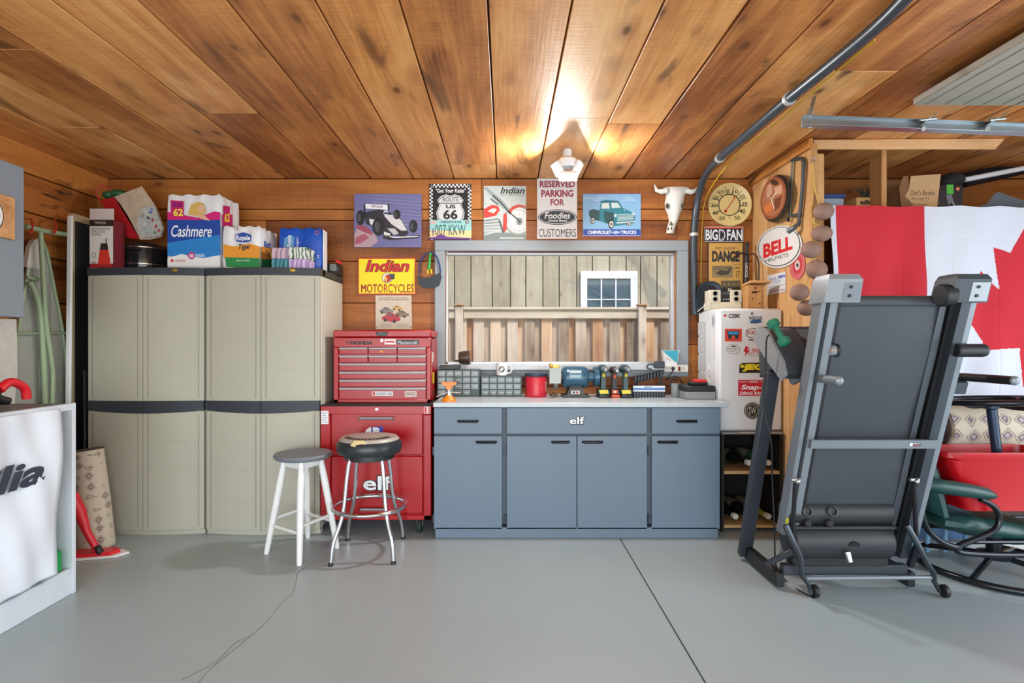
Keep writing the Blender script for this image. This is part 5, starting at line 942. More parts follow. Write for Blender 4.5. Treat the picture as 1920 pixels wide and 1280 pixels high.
p.rect(1329, 455.5, 1392.5, 558, (206, 164, 86), 1); p.text('PORT  GLASGOW', 1342, 463, 1379, 468, (50, 44, 36), 2, .02); p.text('DANCE', 1335, 470, 1387, 491, (44, 46, 50), 2, .055); p.rect(1335, 498, 1374, 520, (140, 124, 90), 2); p.poly([(1341, 512), (1352, 506), (1362, 508), (1372, 502), (1366, 514), (1352, 516)], (66, 62, 52), 3); p.text('OSCAR', 1337, 499, 1372, 506, (78, 74, 62), 3, .01); p.text('Saturday', 1375, 494, 1387, 497, (60, 54, 44), 2); p.text('JUNE', 1376, 500.5, 1387, 505, (44, 42, 40), 2, .02); p.text('17', 1380, 508, 1387, 520, (44, 42, 40), 2, .0); p.text('* * *', 1350, 522, 1364, 524, (60, 54, 44), 2); p.rect(1352, 526, 1388, 550, (98, 90, 68), 2)
for x in (1358, 1367, 1376, 1384): p.ell(x, 533, 3, 3.6, (130, 118, 90), 3); p.poly([(x-4, 550), (x-4, 540), (x, 537), (x+4, 540), (x+4, 550)], (48, 46, 42), 3)
done(p, o)
bpump = thing('bicycle_pump', 'slim black hand pump standing behind the wooden outhouse', 'pump', P(1400, 572, 4.30))
b = MB(); b.cyl(P(1398, 572, 4.32), P(1400.5, 478, 4.36), .017, n=14); b.cyl(P(1400.5, 478, 4.36), P(1401, 456, 4.365), .012, n=12); b.ball(P(1401, 457, 4.365), .017); b.build('barrel', BLACK, bpump)
b = MB(); b.tube([P(1401, 480, 4.35), P(1392, 474, 4.34), P(1380, 480, 4.34), P(1372, 486, 4.35)], .007, 8, sub=4); b.tube([P(1401, 478, 4.35), P(1414, 476, 4.33), P(1422, 490, 4.28), P(1423, 520, 4.25), P(1420, 540, 4.25)], .005, 8, sub=4); b.build('hose', BLACK, bpump)
p = MB(mapY(4.322)); p.flat = True; p.text('ZOOM', 0, 0, 0, 0, (220, 224, 226), 1, .03, quad=[(1396.8, 520), (1397.4, 494), (1402.4, 494), (1401.8, 520)]); done(p, bpump)
# ================================================================== FRIDGE ON ITS SHELF STAND
yf = 3.95; fx0, fx1 = 1.524, 1.978; fz0, fz1 = ZA(809, yf), ZA(578, yf)
FRW = mat('fridge_white', (222, 226, 230), .3, var=.02, coat=.2)
fr_ = thing('mini_fridge', 'white compact fridge covered in stickers on a low shelf stand', 'fridge', ((fx0+fx1)/2, 4.2, fz0))
MB().box(fx0, fx1, yf+.05, 4.375, fz0, fz1, .012).build('body', FRW, fr_)
door_ = MB().box(fx0, fx1, yf, yf+.045, fz0+.004, fz1, .016).build('door', FRW, fr_)
def stick(fn, name='sticker', mp=None, par=None): q = MB(mp or mapY(yf)); q.flat = True; fn(q); q.build(name, None, par or door_, recalc=False)
def s1(q): q.poly([(1357, 591), (1360, 588), (1361, 590), (1363, 590), (1361, 594), (1358, 594)], (200, 40, 46), 1); q.text('CSBK', 1366, 588, 1389, 596, (60, 40, 50), 1, .04, .25)
def s2(q): q.rect(1404, 592, 1430, 607, (214, 222, 230), 1); q.text('RIDGE', 1405, 593, 1429, 599, (70, 80, 100), 2, .03); q.poly([(1406, 602), (1414, 598.5), (1426, 599), (1429, 604), (1420, 606), (1408, 606)], (44, 90, 150), 2)
def s3(q): q.rect(1359, 616, 1391, 640, (216, 66, 44), 1); q.poly([(1363, 620), (1387, 620), (1384, 635), (1366, 635)], (40, 42, 60), 2); q.poly([(1365, 621.5), (1385, 621.5), (1383.5, 627), (1366.5, 627)], (60, 140, 196), 3); q.poly([(1370, 634), (1375, 627.5), (1380, 634)], (226, 90, 50), 4)
def s4(q): q.poly([(1398, 620), (1405, 616), (1418, 615), (1418, 632), (1406, 633), (1399, 629)], (60, 40, 44), 1); q.poly([(1399.2, 620.6), (1405.5, 617.2), (1418, 616.3), (1418, 631), (1406.4, 631.8), (1400, 628)], (232, 230, 228), 2); q.text('ROAD', 1401, 619, 1418, 627, (150, 30, 40), 3, .02); q.text('REBEL', 1404, 635, 1419, 639, (50, 40, 44), 1, .03)
def s5(q): q.poly(ellp(1375, 654, 13.5, 10.5, 0, 6), (80, 84, 88), 1); q.poly(ellp(1375, 654, 12.6, 9.7, 0, 6), (228, 230, 230), 2); q.text('PERTH COUNTY', 1364.5, 652, 1385.5, 655, (60, 64, 68), 3, .02); q.text('MOTO', 1369, 656.5, 1381, 660, (60, 64, 68), 3, .03); q.poly([(1369, 650.5), (1373, 647), (1380, 648), (1381, 650.5)], (80, 84, 88), 3)
def s6(q): q.poly([(1398, 649), (1404, 650), (1401, 656), (1405, 657), (1396, 668), (1398, 660), (1394, 659)], (200, 30, 50), 1); q.text('UMMIT', 1403, 653, 1445, 664, (200, 30, 50), 1, .05, .2); q.text('RACING EQUIPMENT', 1403, 665, 1440, 667.5, (50, 50, 110), 1, .02, .2)
def s7(q): q.poly([(1386, 684), (1391, 680), (1445, 679), (1445, 699), (1386, 699)], (24, 24, 26), 1); q.text('JEGS', 1392, 682, 1444, 696.5, (238, 216, 40), 2, .07, .15); q.poly([(1387, 683), (1389, 686), (1391, 681), (1393, 686), (1396, 682), (1396, 689), (1388, 689)], (238, 216, 40), 2)
def s8(q): q.rect(1384, 712, 1449, 742, (200, 30, 52), 1); q.text('Snap-on', 1390, 721, 1446, 733, (240, 240, 242), 2, .03, .2); q.text('DRAG RACING', 1387, 734, 1447, 740, (240, 240, 242), 2, .03, .2); q.line([(1386, 715.5), (1404, 715.5)], .8, (240, 240, 242), 2); q.text('NHRA', 1406, 713.6, 1422, 717.4, (240, 240, 242), 2, .02); q.line([(1424, 715.5), (1446, 715.5)], .8, (240, 240, 242), 2)
def s9(q): q.ell(1411, 769.5, 16, 16, (28, 30, 32), 1); q.ring(1411, 769.5, 14.5, 14.5, 1, (210, 206, 190), 2); q.ring(1411, 769.5, 11, 11, .9, (210, 206, 190), 2); q.text('SW', 1404, 763, 1418, 776, (222, 218, 200), 3, .03)
for fn in (s1, s2, s3, s4, s5, s6, s7, s8, s9): stick(fn)
b = MB(); b.ball(P(1410, 587.5, yf-.002), .007, .004, .009); b.build('magnet', BLACK, door_)
def fside(fn):
    q = MB(lambda u, v, l: Vector((fx0-.0006-l, u, v))); q.flat = True; fn(q); q.build('side_sticker', None, fr_, recalc=False)
for z0, z1 in ((1.50, 1.40), (1.385, 1.26), (1.245, 1.12), (1.105, .97)): fside(lambda q: (q.rect(4.22, z0, 4.38, z1, (170, 176, 182), 1), q.rect(4.225, z0-.004, 4.375, z1+.004, (196, 200, 204), 2)))
fside(lambda q: (q.ell(4.06, 1.50, .03, .055, (206, 208, 212), 1), q.ell(4.06, 1.50, .02, .04, (150, 156, 166), 2)))
fside(lambda q: q.rect(4.04, 1.40, 4.09, 1.30, (232, 226, 226), 1))
fside(lambda q: (q.poly([(4.10, 1.17), (4.17, 1.19), (4.18, 1.06), (4.12, 1.03)], (236, 238, 238), 1), q.ring(4.14, 1.11, .02, .03, .006, (130, 134, 140), 2)))
st = thing('shelf_stand', 'open dark shelf stand under the fridge holding bottles', 'shelf', ((fx0+fx1)/2, 4.2, 0)); SH = mat('dark_stand', (30, 26, 24), .7); SHW = wood('stand_shelf', 0, ((150, 112, 70), (184, 146, 98), (204, 168, 118), (216, 184, 136)), .4, .6)
sx0, sx1 = XA(1353, 3.93), 1.965
MB().box(sx0, sx0+.018, 3.93, 4.40, 0, fz0-.014).build('side', SH, st); MB().box(sx1-.018, sx1, 3.93, 4.40, 0, fz0-.014).build('side', SH, st); MB().box(sx0, sx1, 4.385, 4.40, 0, fz0-.014).build('back', SH, st)
MB().box(sx0, sx1+.008, 3.92, 4.42, fz0-.014, fz0-.001, .002).build('top', mat('grey_top', (150, 146, 140), .5), st)
z2, z1_ = ZA(883, 3.93), ZA(984, 3.93)
for z in (z2, z1_): MB().box(sx0+.018, sx1-.018, 3.932, 4.384, z-.022, z, .002).build('shelf', SHW, st)
def bottle(px, z, glass, lab, rz=0, cap=(216, 218, 214)):
    x = XA(px, 3.96); t = thing('wine_bottle', lab, 'bottle', (x, 4.1, z), 'bottles lying in the shelf stand'); M = XR((x, 3.955, z+.054), 0, 0, rz) @ Matrix.Scale(1.27, 4)
    b = MB(); b.T = M; b.lathe([(.0135, 0), (.0145, .07), (.02, .10), (.038, .135), (.041, .16), (.041, .30), (.036, .31), (0, .305)], (0, 0, 0), (0, 1, 0), 22); bd = b.build('glass', glass, t)
    b = MB(); b.T = M; b.lathe([(.0, -.006), (.0155, -.006), (.0165, 0), (.0165, .022), (.014, .024)], (0, 0, 0), (0, 1, 0), 16); b.build('cap', mat('bottle_cap_%d' % cap[0], cap, .4), t)
    b = MB(); b.T = M; b.lathe([(.0413, .17), (.0416, .172), (.0416, .27), (.0413, .272)], (0, 0, 0), (0, 1, 0), 22); b.build('label', mat('bottle_label', (120, 112, 96), .7, var=.2, scale=40), bd)
DG = mat('dark_glass', (20, 24, 22), .08); GG = mat('green_glass', (40, 84, 52), .1)
bottle(1404, z2, DG, 'dark bottle with white cap lying on the upper shelf of the stand', 10); bottle(1440, z2, GG, 'green bottle lying on the upper shelf of the stand beside the treadmill', 8)
bottle(1378, z1_, DG, 'dark bottle on the lower shelf, nearest the slate blue cabinet', 5); bottle(1408, z1_, DG, 'dark bottle on the lower shelf, middle of three', 6); bottle(1440, z1_, mat('yellow_green_glass', (150, 160, 60), .15), 'yellow-green bottle on the lower shelf next to the treadmill', 6)
# things on the fridge
FZ = fz1
hd_ = thing('rounded_case', 'glossy dark blue rounded case standing at the back of the fridge top', 'case', P(1328, 578, 4.31))
b = MB(); rr = []
for dl, s_ in ((.02, .86), (.03, .97), (0, 1), (-.03, 1), (-.045, .9)): rr.append([P(1330+(x-1328)*s_, 552+(y-552)*s_, 4.315-dl) for x, y in ((1304, 581), (1304, 560), (1306, 542), (1313, 531), (1325, 526.5), (1338, 527), (1348, 532), (1353, 545), (1353, 581))])
b.loft(rr); b.build('shell', mat('gloss_navy', (62, 76, 92), .15), hd_)
b = MB(mapY(4.287)); b.slab([(1312, 578), (1312, 552), (1318, 538), (1328, 534), (1340, 536), (1346, 546), (1346, 578)], 0, .006); b.build('grille', mat('grille_cloth', (30, 34, 40), .8), hd_)
for nm, m in (('x', 0),): pass
ss = thing('desktop_stereo', 'small cream stereo with twin speakers on the fridge top', 'stereo', P(1361, 578, 4.17)); IV = mat('cream_plastic', (214, 208, 188), .45); yy = 4.15
MB().box(XA(1330, yy), XA(1391, yy), yy, yy+.12, FZ, ZA(566, yy), .004).build('base', IV, ss)
MB().box(XA(1351, yy), XA(1371, yy), yy+.01, yy+.10, ZA(566, yy), ZA(545, yy), .004).build('tuner', BLACK, ss)
p = MB(mapY(yy+.0095)); p.flat = True; p.rect(1353, 547, 1369, 552, (70, 76, 84), 1); p.ell(1357, 561, 1.6, 1.6, (150, 150, 150), 1); p.ell(1361.5, 561, 1.6, 1.6, (150, 150, 150), 1); p.ell(1366, 561, 1.6, 1.6, (150, 150, 150), 1); p.build('dial_print', None, ss, recalc=False)
for a in (1330, 1369.5):
    sp = MB().box(XA(a, yy), XA(a+21.5, yy), yy-.004, yy+.10, ZA(567, yy), ZA(543.5, yy), .004).build('speaker', IV, ss)
    for y in (550, 560.5):
        b = MB(); b.T = XR(P(a+11, y, yy-.004), 90); r = 4.4*yy/F; b.lathe([(r, 0), (r, .003), (r*.8, .004), (r*.5, -.004), (0, -.001)], (0, 0, 0), n=20); b.build('cone', mat('cone_grey', (70, 72, 74), .5), sp)
b = MB(); b.tube([P(1366, 546, 4.2), P(1366, 541, 4.2), P(1372, 542, 4.2)], .003, 6); b.tube([P(1332, 566, 4.15), P(1326, 570, 4.14), P(1316, 577, 4.14), P(1308, 584, 4.14)], .003, 6, sub=3); b.build('lead', mat('white_lead', (226, 226, 222), .5), ss)
oh = thing('outhouse_ornament', 'small wooden outhouse ornament on the fridge top', 'ornament', P(1418, 578, 4.05)); WN = wood('honey_wood', 2, ((168, 118, 66), (196, 146, 88), (212, 164, 104), (224, 178, 120)), .2, .5); yo = 4.03
MB().box(XA(1403, yo), XA(1432, yo), yo, yo+.10, FZ, ZA(534, yo), .003).build('body', WN, oh)
b = MB(); b.obox(XR(P(1418, 531.5, yo+.04), -6), XA(1438, yo)-XA(1397.5, yo), .15, .014, .002); b.build('roof', WN, oh)
MB().box(XA(1406.5, yo), XA(1427, yo), yo-.006, yo, FZ+.01, ZA(537, yo), .002).build('door', WN, oh)
for nm, fn in (('door_window', lambda p: p.rect(1410, 545.5, 1420.5, 549.5, (60, 30, 24), 1)), ('hinge', lambda p: p.rect(1422, 545, 1426, 547, (60, 50, 40), 1)), ('hinge', lambda p: p.rect(1422, 568, 1426, 570, (60, 50, 40), 1)), ('moon_hole', lambda p: p.ell(1416, 540, 1.8, 2, (60, 40, 26), 1)), ('door_latch', lambda p: p.poly([(1409, 560), (1412, 556), (1411, 564)], (100, 70, 40), 1))):
    p = MB(mapY(yo-.0062)); p.flat = True; fn(p); p.build(nm, None, oh, recalc=False)
# ================================================================== ON THE PARTITION WALL
mX = mapX(XPT-.001, -1)
def xpanel(name, label, cat, pts, th, base):
    b = MB(mX); b.slab(pts, 0, th); o = b.build(name, base, None, label, cat); q = MB(lambda u, v, l: mX(u, v, l+th)); q.flat = True; return o, q
ck = thing('wall_clock', 'round wall clock with thick black rim and orange picture face', 'clock', mX(1455, 417, 0))
e1 = ellp(1455, 372, 26.5, 45, 12, 40)
b = MB(mX); b.slab(e1, 0, .045); b.build('rim', mat('black_rim', (24, 24, 26), .4), ck)
q = MB(lambda u, v, l: mX(u, v, l+.0455)); q.flat = True; cc = [(1450+(x-1455)*.88, 371+(y-372)*.9) for x, y in e1]
q.poly(cc, (150, 82, 54), 1); q.poly([(1450+(x-1450)*.86, 371+(y-371)*.86) for x, y in cc], (176, 112, 80), 2)
q.poly([(1438, 350), (1446, 342), (1448, 362), (1438, 372)], (206, 160, 136), 3); q.poly([(1452, 352), (1466, 346), (1466, 362), (1454, 366)], (216, 170, 140), 3); q.poly([(1432, 388), (1446, 378), (1450, 392), (1436, 402)], (214, 120, 60), 3); q.poly([(1452, 374), (1466, 366), (1462, 388), (1452, 396)], (120, 60, 44), 3); q.ell(1452, 342, 8, 5, (70, 44, 36), 3, 20)
q.line([(1446, 374), (1452, 392)], 1.6, (236, 232, 224), 4); q.line([(1446, 374), (1456, 360)], 1.4, (236, 232, 224), 4); q.line([(1446, 374), (1438, 362)], .7, (236, 232, 224), 4); done(q, ck, 'face')
hk = thing('hacksaw', 'grey hacksaw hung above the oval helmet sign', 'hacksaw', mX(1500, 430, 0))
b = MB(); b.tube([mX(1484, 303, .02), mX(1486, 300, .02), mX(1500, 297, .02), mX(1506, 301, .02), mX(1507, 312, .02), mX(1504, 360, .02), mX(1500, 400, .02), mX(1497, 424, .02)], .012, 8, sub=3); b.bar(mX(1480, 405, .02), mX(1498, 402, .02), .015, .02); b.build('frame', mat('saw_grey', (84, 92, 100), .4, .5), hk)
b = MB(); b.prism([mX(1484, 302, .018), mX(1487, 302, .018), mX(1481, 406, .018), mX(1478, 406, .018)], (.004, 0, 0)); b.build('blade', mat('saw_blade', (150, 176, 180), .3, .7), hk)
b = MB(); b.tube([mX(1498, 418, .022), mX(1490, 426, .05), mX(1478, 434, .07)], [.012, .016, .018], 10); b.build('handle', mat('saw_handle', (96, 104, 112), .35, .4), hk)
b = MB(); b.ball(mX(1478, 412, .025), .012, .012, .016); b.build('wing_nut', BLACK, hk)
o, q = xpanel('helmet_sign', 'white oval sign with bold red lettering on the plank partition', 'sign', [(1462+(x-1462), y) for x, y in ellp(1461.5, 462.5, 44, 38.5, -32, 44)], .008, mat('oval_white', (226, 228, 228), .35))
q.poly(ellp(1461, 462, 41, 35.8, -32, 44), (36, 44, 50), 1); q.poly(ellp(1460.7, 461.8, 39.6, 34.4, -32, 44), (228, 230, 230), 2)
q.text('BELL', 0, 0, 0, 0, (214, 40, 44), 3, .045, quad=[(1431, 458), (1485, 441), (1486, 467), (1431, 485)]); q.text('HELMETS', 0, 0, 0, 0, (36, 42, 48), 3, .03, quad=[(1435, 486), (1478, 473.5), (1478.5, 480.5), (1435, 492.5)]); done(q, o)
o, q = xpanel('small_metal_sign', 'small white metal sign with blue and red print below the oval sign', 'sign', [(1439, 516), (1473, 509), (1473, 547), (1438, 553)], .003, mat('enamel_white', (224, 228, 232), .35))
q.text('Triumph', 0, 0, 0, 0, (90, 110, 160), 1, .01, .2, quad=[(1442, 522), (1455, 519), (1455, 524), (1442, 527)]); q.text('BSA', 0, 0, 0, 0, (40, 70, 170), 1, .06, .2, quad=[(1459, 517), (1472, 514), (1472, 519), (1459, 522)]); q.ring(1456, 527, 6, 3, .8, (60, 110, 180), 1, -10); q.line([(1441, 539), (1472, 533)], .6, (80, 90, 110), 1); q.text('MOTO-MONTREAL', 0, 0, 0, 0, (190, 40, 60), 1, .05, quad=[(1441, 546), (1472, 540.5), (1472, 544), (1441, 549.5)]); done(q, o)
o, q = xpanel('sanding_disc', 'pink round sanding disc hung beside the gourds', 'disc', ellp(1495, 497, 14.5, 27, 4, 32), .004, mat('pink_disc', (206, 104, 108), .8, var=.12, scale=60))
q.ell(1495, 497, 9, 17, (196, 66, 74), 1, 4); q.ell(1495, 497, 5, 9.5, (214, 190, 190), 2, 4); q.ell(1495, 497, 2, 3.4, (40, 40, 50), 3); done(q, o)
gd = mat('gourd_skin', (142, 112, 100), .7, var=.18, scale=30)
gs_ = thing('gourd_string', 'string of dried brown gourds hanging down the closet post', 'gourds', P(1535, 600, 3.52))
for i, (x, y, rx, ry) in enumerate(((1544, 396, 19, 16), (1541, 438, 19, 15), (1521, 468, 19, 16), (1531, 505, 20, 18), (1499, 548, 18, 16), (1513, 577, 18, 15))):
    dd = 3.44 if i < 4 else 3.42; s_ = dd/F; g_ = MB(); g_.T = XR(P(x, y, dd), 0, random.uniform(-10, 10)); g_.ball((0, 0, 0), rx*s_, rx*s_*.75, ry*s_, 18, 12); g_.build('gourd', gd, gs_)
b = MB(); b.tube([P(x, y, 3.50) for x, y in ((1524, 304), (1528, 350), (1534, 385), (1526, 415), (1534, 425), (1530, 455), (1520, 455), (1528, 490), (1512, 530), (1506, 560), (1512, 575))], .006, 6, sub=4); b.tube([P(x, y, 3.51) for x, y in ((1522, 304), (1524, 350), (1522, 400), (1530, 430), (1526, 460))], .007, 6, sub=4); b.build('raffia_cord', mat('raffia', (196, 156, 86), .8), gs_)
b = MB(); b.tube([P(x, y, 3.55) for x, y in ((1518, 296), (1528, 296), (1526, 306), (1519, 308), (1522, 300))], .003, 6, sub=3); b.build('wire_hook', STEEL, None, 'bent wire hook at the top of the closet post', 'hook')
# ================================================================== CLOSET SHELF CONTENTS
def shelfbox(name, lab, cat, x0, y0, x1, D, depth, m, draw=None, rz=0):
    b = MB(); zt_ = ZA(y0, D); b.box(XA(x0, D), XA(x1, D), D, D+depth, SHZ-.003, zt_, .003); o = b.build(name, m, None, lab, cat)
    if draw: q = MB(mapY(D-.0004)); q.flat = True; draw(q); done(q, o)
    return o
tb_ = thing('storage_tub', 'clear tub with blue lid at the left of the closet shelf', 'tub', P(1565, 388, 3.75))
MB().box(XA(1544, 3.75), XA(1583, 3.75), 3.75, 4.05, SHZ-.003, ZA(371, 3.75), .006).build('body', mat('milky_plastic', (150, 166, 184), .3), tb_)
MB().box(XA(1542, 3.75), XA(1585, 3.75), 3.74, 4.06, ZA(371, 3.75), ZA(364, 3.75), .005).build('lid', mat('blue_lid', (44, 74, 130), .35), tb_)
def dd(q): q.text('adidas', 1613, 374, 1646, 383, (24, 24, 26), 1, .04); q.text('ORIGINALS', 1614, 384.5, 1634, 387, (40, 40, 44), 1)
shelfbox('shoe_box', 'tan shoe box with black lettering on the closet shelf', 'box', 1606, 370, 1648, 3.72, .28, mat('tan_card', (196, 160, 104), .6), dd)
b = MB()
for k in range(14): a = random.uniform(0, 6.28); c = P(1622+random.uniform(-9, 9), 368, 3.8); b.tube([c, c+Vector((.03*math.cos(a), .02*math.sin(a), .03)), c+Vector((.06*math.cos(a), .05*math.sin(a), random.uniform(.03, .08)))], [.006, .005, .002], 5)
b.build('green_sprig', mat('dark_sprig', (52, 62, 44), .8), None, 'dark green sprig of artificial greenery on the tan shoe box', 'greenery')
KR = mat('kraft_card', (186, 150, 108), .75, var=.08)
cb = thing('cardboard_box', 'open torn cardboard box with handwriting on the closet shelf', 'box', P(1725, 390, 3.70))
b = MB(mapY(3.68)); b.slab([(1698, 392), (1693, 375), (1704, 356), (1708, 330), (1764, 326), (1757, 392)], 0, -.012); b.build('front_panel', KR, cb)
b = MB(); b.box(XA(1698, 3.7), XA(1757, 3.7), 3.98, 3.992, SHZ-.003, ZA(340, 3.98)); b.box(XA(1697, 3.7)-.01, XA(1697, 3.7), 3.70, 3.99, SHZ-.003, ZA(345, 3.7)); b.box(XA(1757, 3.7)-.01, XA(1757, 3.7), 3.70, 3.99, SHZ-.003, ZA(340, 3.7)); b.build('box_walls', mat('kraft_inside', (150, 112, 76), .8), cb)
b = MB(mapY(3.67)); b.slab([(1690, 390), (1686, 352), (1694, 330), (1703, 330), (1704, 356), (1697, 368), (1706, 376), (1712, 385)], 0, -.006); b.build('torn_flap', mat('torn_edge', (120, 84, 54), .8), cb)
q = MB(mapY(3.6795)); q.flat = True
for t, x0, y0, x1, y1 in (("Dad's Books", 1707, 356, 1752, 366), ('-Racing F1', 1707, 369, 1742, 376), ('-Personal', 1708, 380, 1738, 386)): q.text(t, x0, y0, x1, y1, (96, 70, 50), 1, -.005, .2)
done(q, cb, 'handwriting')
o = shelfbox('toy_package', 'dark blister package with green tag beside the torn box', 'package', 1760, 346, 1806, 3.72, .1, mat('dark_blister', (52, 42, 46), .15, var=.4, scale=14), lambda q: (q.rect(1775, 346, 1788, 364, (80, 170, 60), 1), q.ell(1796, 354, 3.4, 3.4, (210, 120, 80), 1), q.line([(1780, 366), (1790, 386)], 3, (150, 156, 166), 1), q.poly([(1774, 366), (1784, 364), (1788, 378), (1778, 384)], (110, 114, 124), 2)))
b = MB(); b.ball(P(1783, 338, 3.82), .08, .08, .05); b.ball(P(1775, 343, 3.8), .06, .06, .04); b.build('black_cloth', mat('black_fabric', (30, 30, 34), .9, bump=.4), None, 'crumpled black cloth heaped behind the blister package', 'cloth')
b = MB(mapY(3.7)); b.loft([[P(x, y, 3.7-dl) for x, y in ((1828, 391), (1850, 382), (1866, 362), (1874, 360), (1900, 370), (1930, 378), (1950, 391))] for dl in (.0, -.12)]); b.build('grey_bag', mat('slate_fabric', (92, 98, 108), .8, bump=.3), None, 'flat grey fabric bag at the right end of the closet shelf', 'bag')
b = MB(); b.cyl(P(1806, 338, 4.2), P(2040, 286, 4.2), .055, n=18); b.build('dark_tube', mat('black_tube', (30, 34, 42), .5), None, 'long dark rolled tube slanting along the back of the closet', 'tube')
b = MB(); b.cyl(P(1808, 337, 4.02), P(2040, 292, 4.02), .018, n=14); b.build('white_pole', WHITE, None, 'thin white pole slanting in front of the dark tube', 'pole')
# ================================================================== FLAG
fy = YP-.035; fx0_, fx1_ = XA(1548, fy), XA(1548, fy)+(XA(1906, fy)-XA(1548, fy))*2; ft, fb_ = SHZ-.002, ZA(748, fy)
half = [(1906, 430), (1884, 476), (1855, 466), (1864, 545), (1829, 508), (1822, 528), (1780, 520), (1793, 560), (1775, 572), (1822, 614), (1836, 640), (1833, 657), (1900, 652), (1898, 724), (1906, 724)]
leaf = half+[(1812-x+2000, y) for x, y in half[-2::-1]]
def inp(x, y):
    c = False; j_ = len(leaf)-1
    for i in range(len(leaf)):
        xi, yi = leaf[i]; xj, yj = leaf[j_]
        if (yi > y) != (yj > y) and x < (xj-xi)*(y-yi)/(yj-yi)+xi: c = not c
        j_ = i
    return c
NU, NV = 640, 320; vs = []; fs = []; mi = []
for a in range(NV+1):
    tv = a/NV
    for i in range(NU+1):
        tu = i/NU; amp = .25+.75*tv
        w = .030*math.sin(tu*23+3*tv)+.016*math.sin(tu*52+6*tv)+.009*math.sin(tu*30-tv*14)+.010*tv*math.sin(tu*9+1)+.006*math.exp(-((tu-.10-.12*tv)/.02)**2)*tv-.003*(abs((tu*8) % 1-.5) < .02)-.003*(abs((tv*3) % 1-.5) < .02)
        sag = .012*math.sin(math.pi*tu)*math.sin(math.pi*tu*9)**2*(1-tv)
        x = fx0_+(fx1_-fx0_)*tu+.035*tv*(1-tu*3 if tu < .33 else 0)*-1*-.6
        vs.append((x, fy-.03-amp*w-.02, ft+(fb_-ft)*tv-sag))
for a in range(NV):
    for i in range(NU):
        fs.append((a*(NU+1)+i, a*(NU+1)+i+1, (a+1)*(NU+1)+i+1, (a+1)*(NU+1)+i)); tu = (i+.5)/NU; tv = (a+.5)/NV
        px = 1548+tu*716; py = 391+tv*357; red = (tu < .243 and tu > .012) or tu > .757 or inp(px, py); mi.append(1 if red else 0)
fl_ = MB(); fl_.v = vs; fl_.f = fs; fl_.mi = mi; fl_.mats = [mat('flag_white', (204, 208, 222), .85, var=.03), mat('flag_red', (192, 30, 48), .8, var=.05)]
fl_.build('flag', None, None, 'large red and white maple leaf flag hanging from the closet shelf', 'flag', origin=((fx0_+fx1_)/2, fy, fb_), recalc=False, angle=180)
# ================================================================== RIGHT-HAND CLUTTER
b = MB(); b.loft([[Vector((2.62+sx*w, 3.84+sy*.2, z)) for sx, sy in ((-1, -1), (1, -1), (1, 1), (-1, 1))] for z, w in ((.0, .40), (.60, .46), (.60, .48), (.66, .48))]); bt_ = b.build('blue_bin', mat('denim_blue_plastic', (74, 112, 156), .4), None, 'large blue storage bin behind the green chair', 'bin')
b = MB()
for x in (2.60, 2.71, 2.82, 2.95): b.tube([(x, 3.56, 0), (x+.01, 3.56, .2), (x+.03, 3.56, .34)], .014, 8)
b.tube([(2.58, 3.56, .34), (3.0, 3.56, .34)], .014, 8); b.build('blue_rack', mat('light_blue_metal', (120, 164, 196), .35), None, 'light blue tube rack on the floor behind the green chair', 'rack')
rr_ = thing('rolled_rug', 'rolled grey-beige patterned rug lying across behind the red bin', 'rug', (3.1, 3.42, .67)); rm = rug_mat('rug_pattern_grey', 10, (170, 162, 162), (120, 108, 118))
b = MB(); zc = .815; b.lathe([(.10, .01), (.14, 0), (.145, .02), (.145, 1.3), (.13, 1.31)], (XA(1764, 3.44), 3.47, zc), (1, 0, 0), 30); b.build('roll', rm, rr_)
b = MB(); b.tube([(XA(1764, 3.44)-.002, 3.47+r*math.cos(a), zc+r*math.sin(a)) for r, a in [(.03+.10*k/60, k*.35) for k in range(60)]], .006, 6); b.build('spiral_edge', mat('rug_spiral', (60, 48, 46), .9), rr_)
ch = thing('glider_chair', 'dark green cushioned swivel chair with bent black tube arms', 'chair', (2.9, 3.29, 0)); TB = mat('black_gloss_tube', (26, 30, 36), .22, .3); GL = mat('green_leather', (24, 62, 60), .4, bump=.2, bscale=20); cx, cy = 2.90, 3.29
b = MB(); b.tube([(cx+.40*math.cos(t), cy+.40*math.sin(t), .022) for t in [2*math.pi*k/60 for k in range(60)]], .019, 10, closed=True); b.build('base_ring', TB, ch)
for a in (35, 125, 215, 305):
    t = math.radians(a); b = MB(); b.tube([(cx+.39*math.cos(t), cy+.39*math.sin(t), .03), (cx+.2*math.cos(t), cy+.2*math.sin(t), .06), (cx, cy, .085)], .016, 8, sub=3); b.build('spoke', TB, ch)
b = MB(); b.lathe([(.085, .07), (.085, .095), (.04, .11), (.04, .20), (.06, .21), (.06, .225)], (cx, cy, 0), n=24); b.build('pedestal', TB, ch)
b = MB()
for y in (cy-.22, cy+.22): b.tube([(cx-.36, y, .235), (cx+.4, y, .235)], .012, 8)
b.box(cx-.1, cx+.1, cy-.23, cy+.23, .222, .232, .003); b.build('seat_frame', TB, ch)
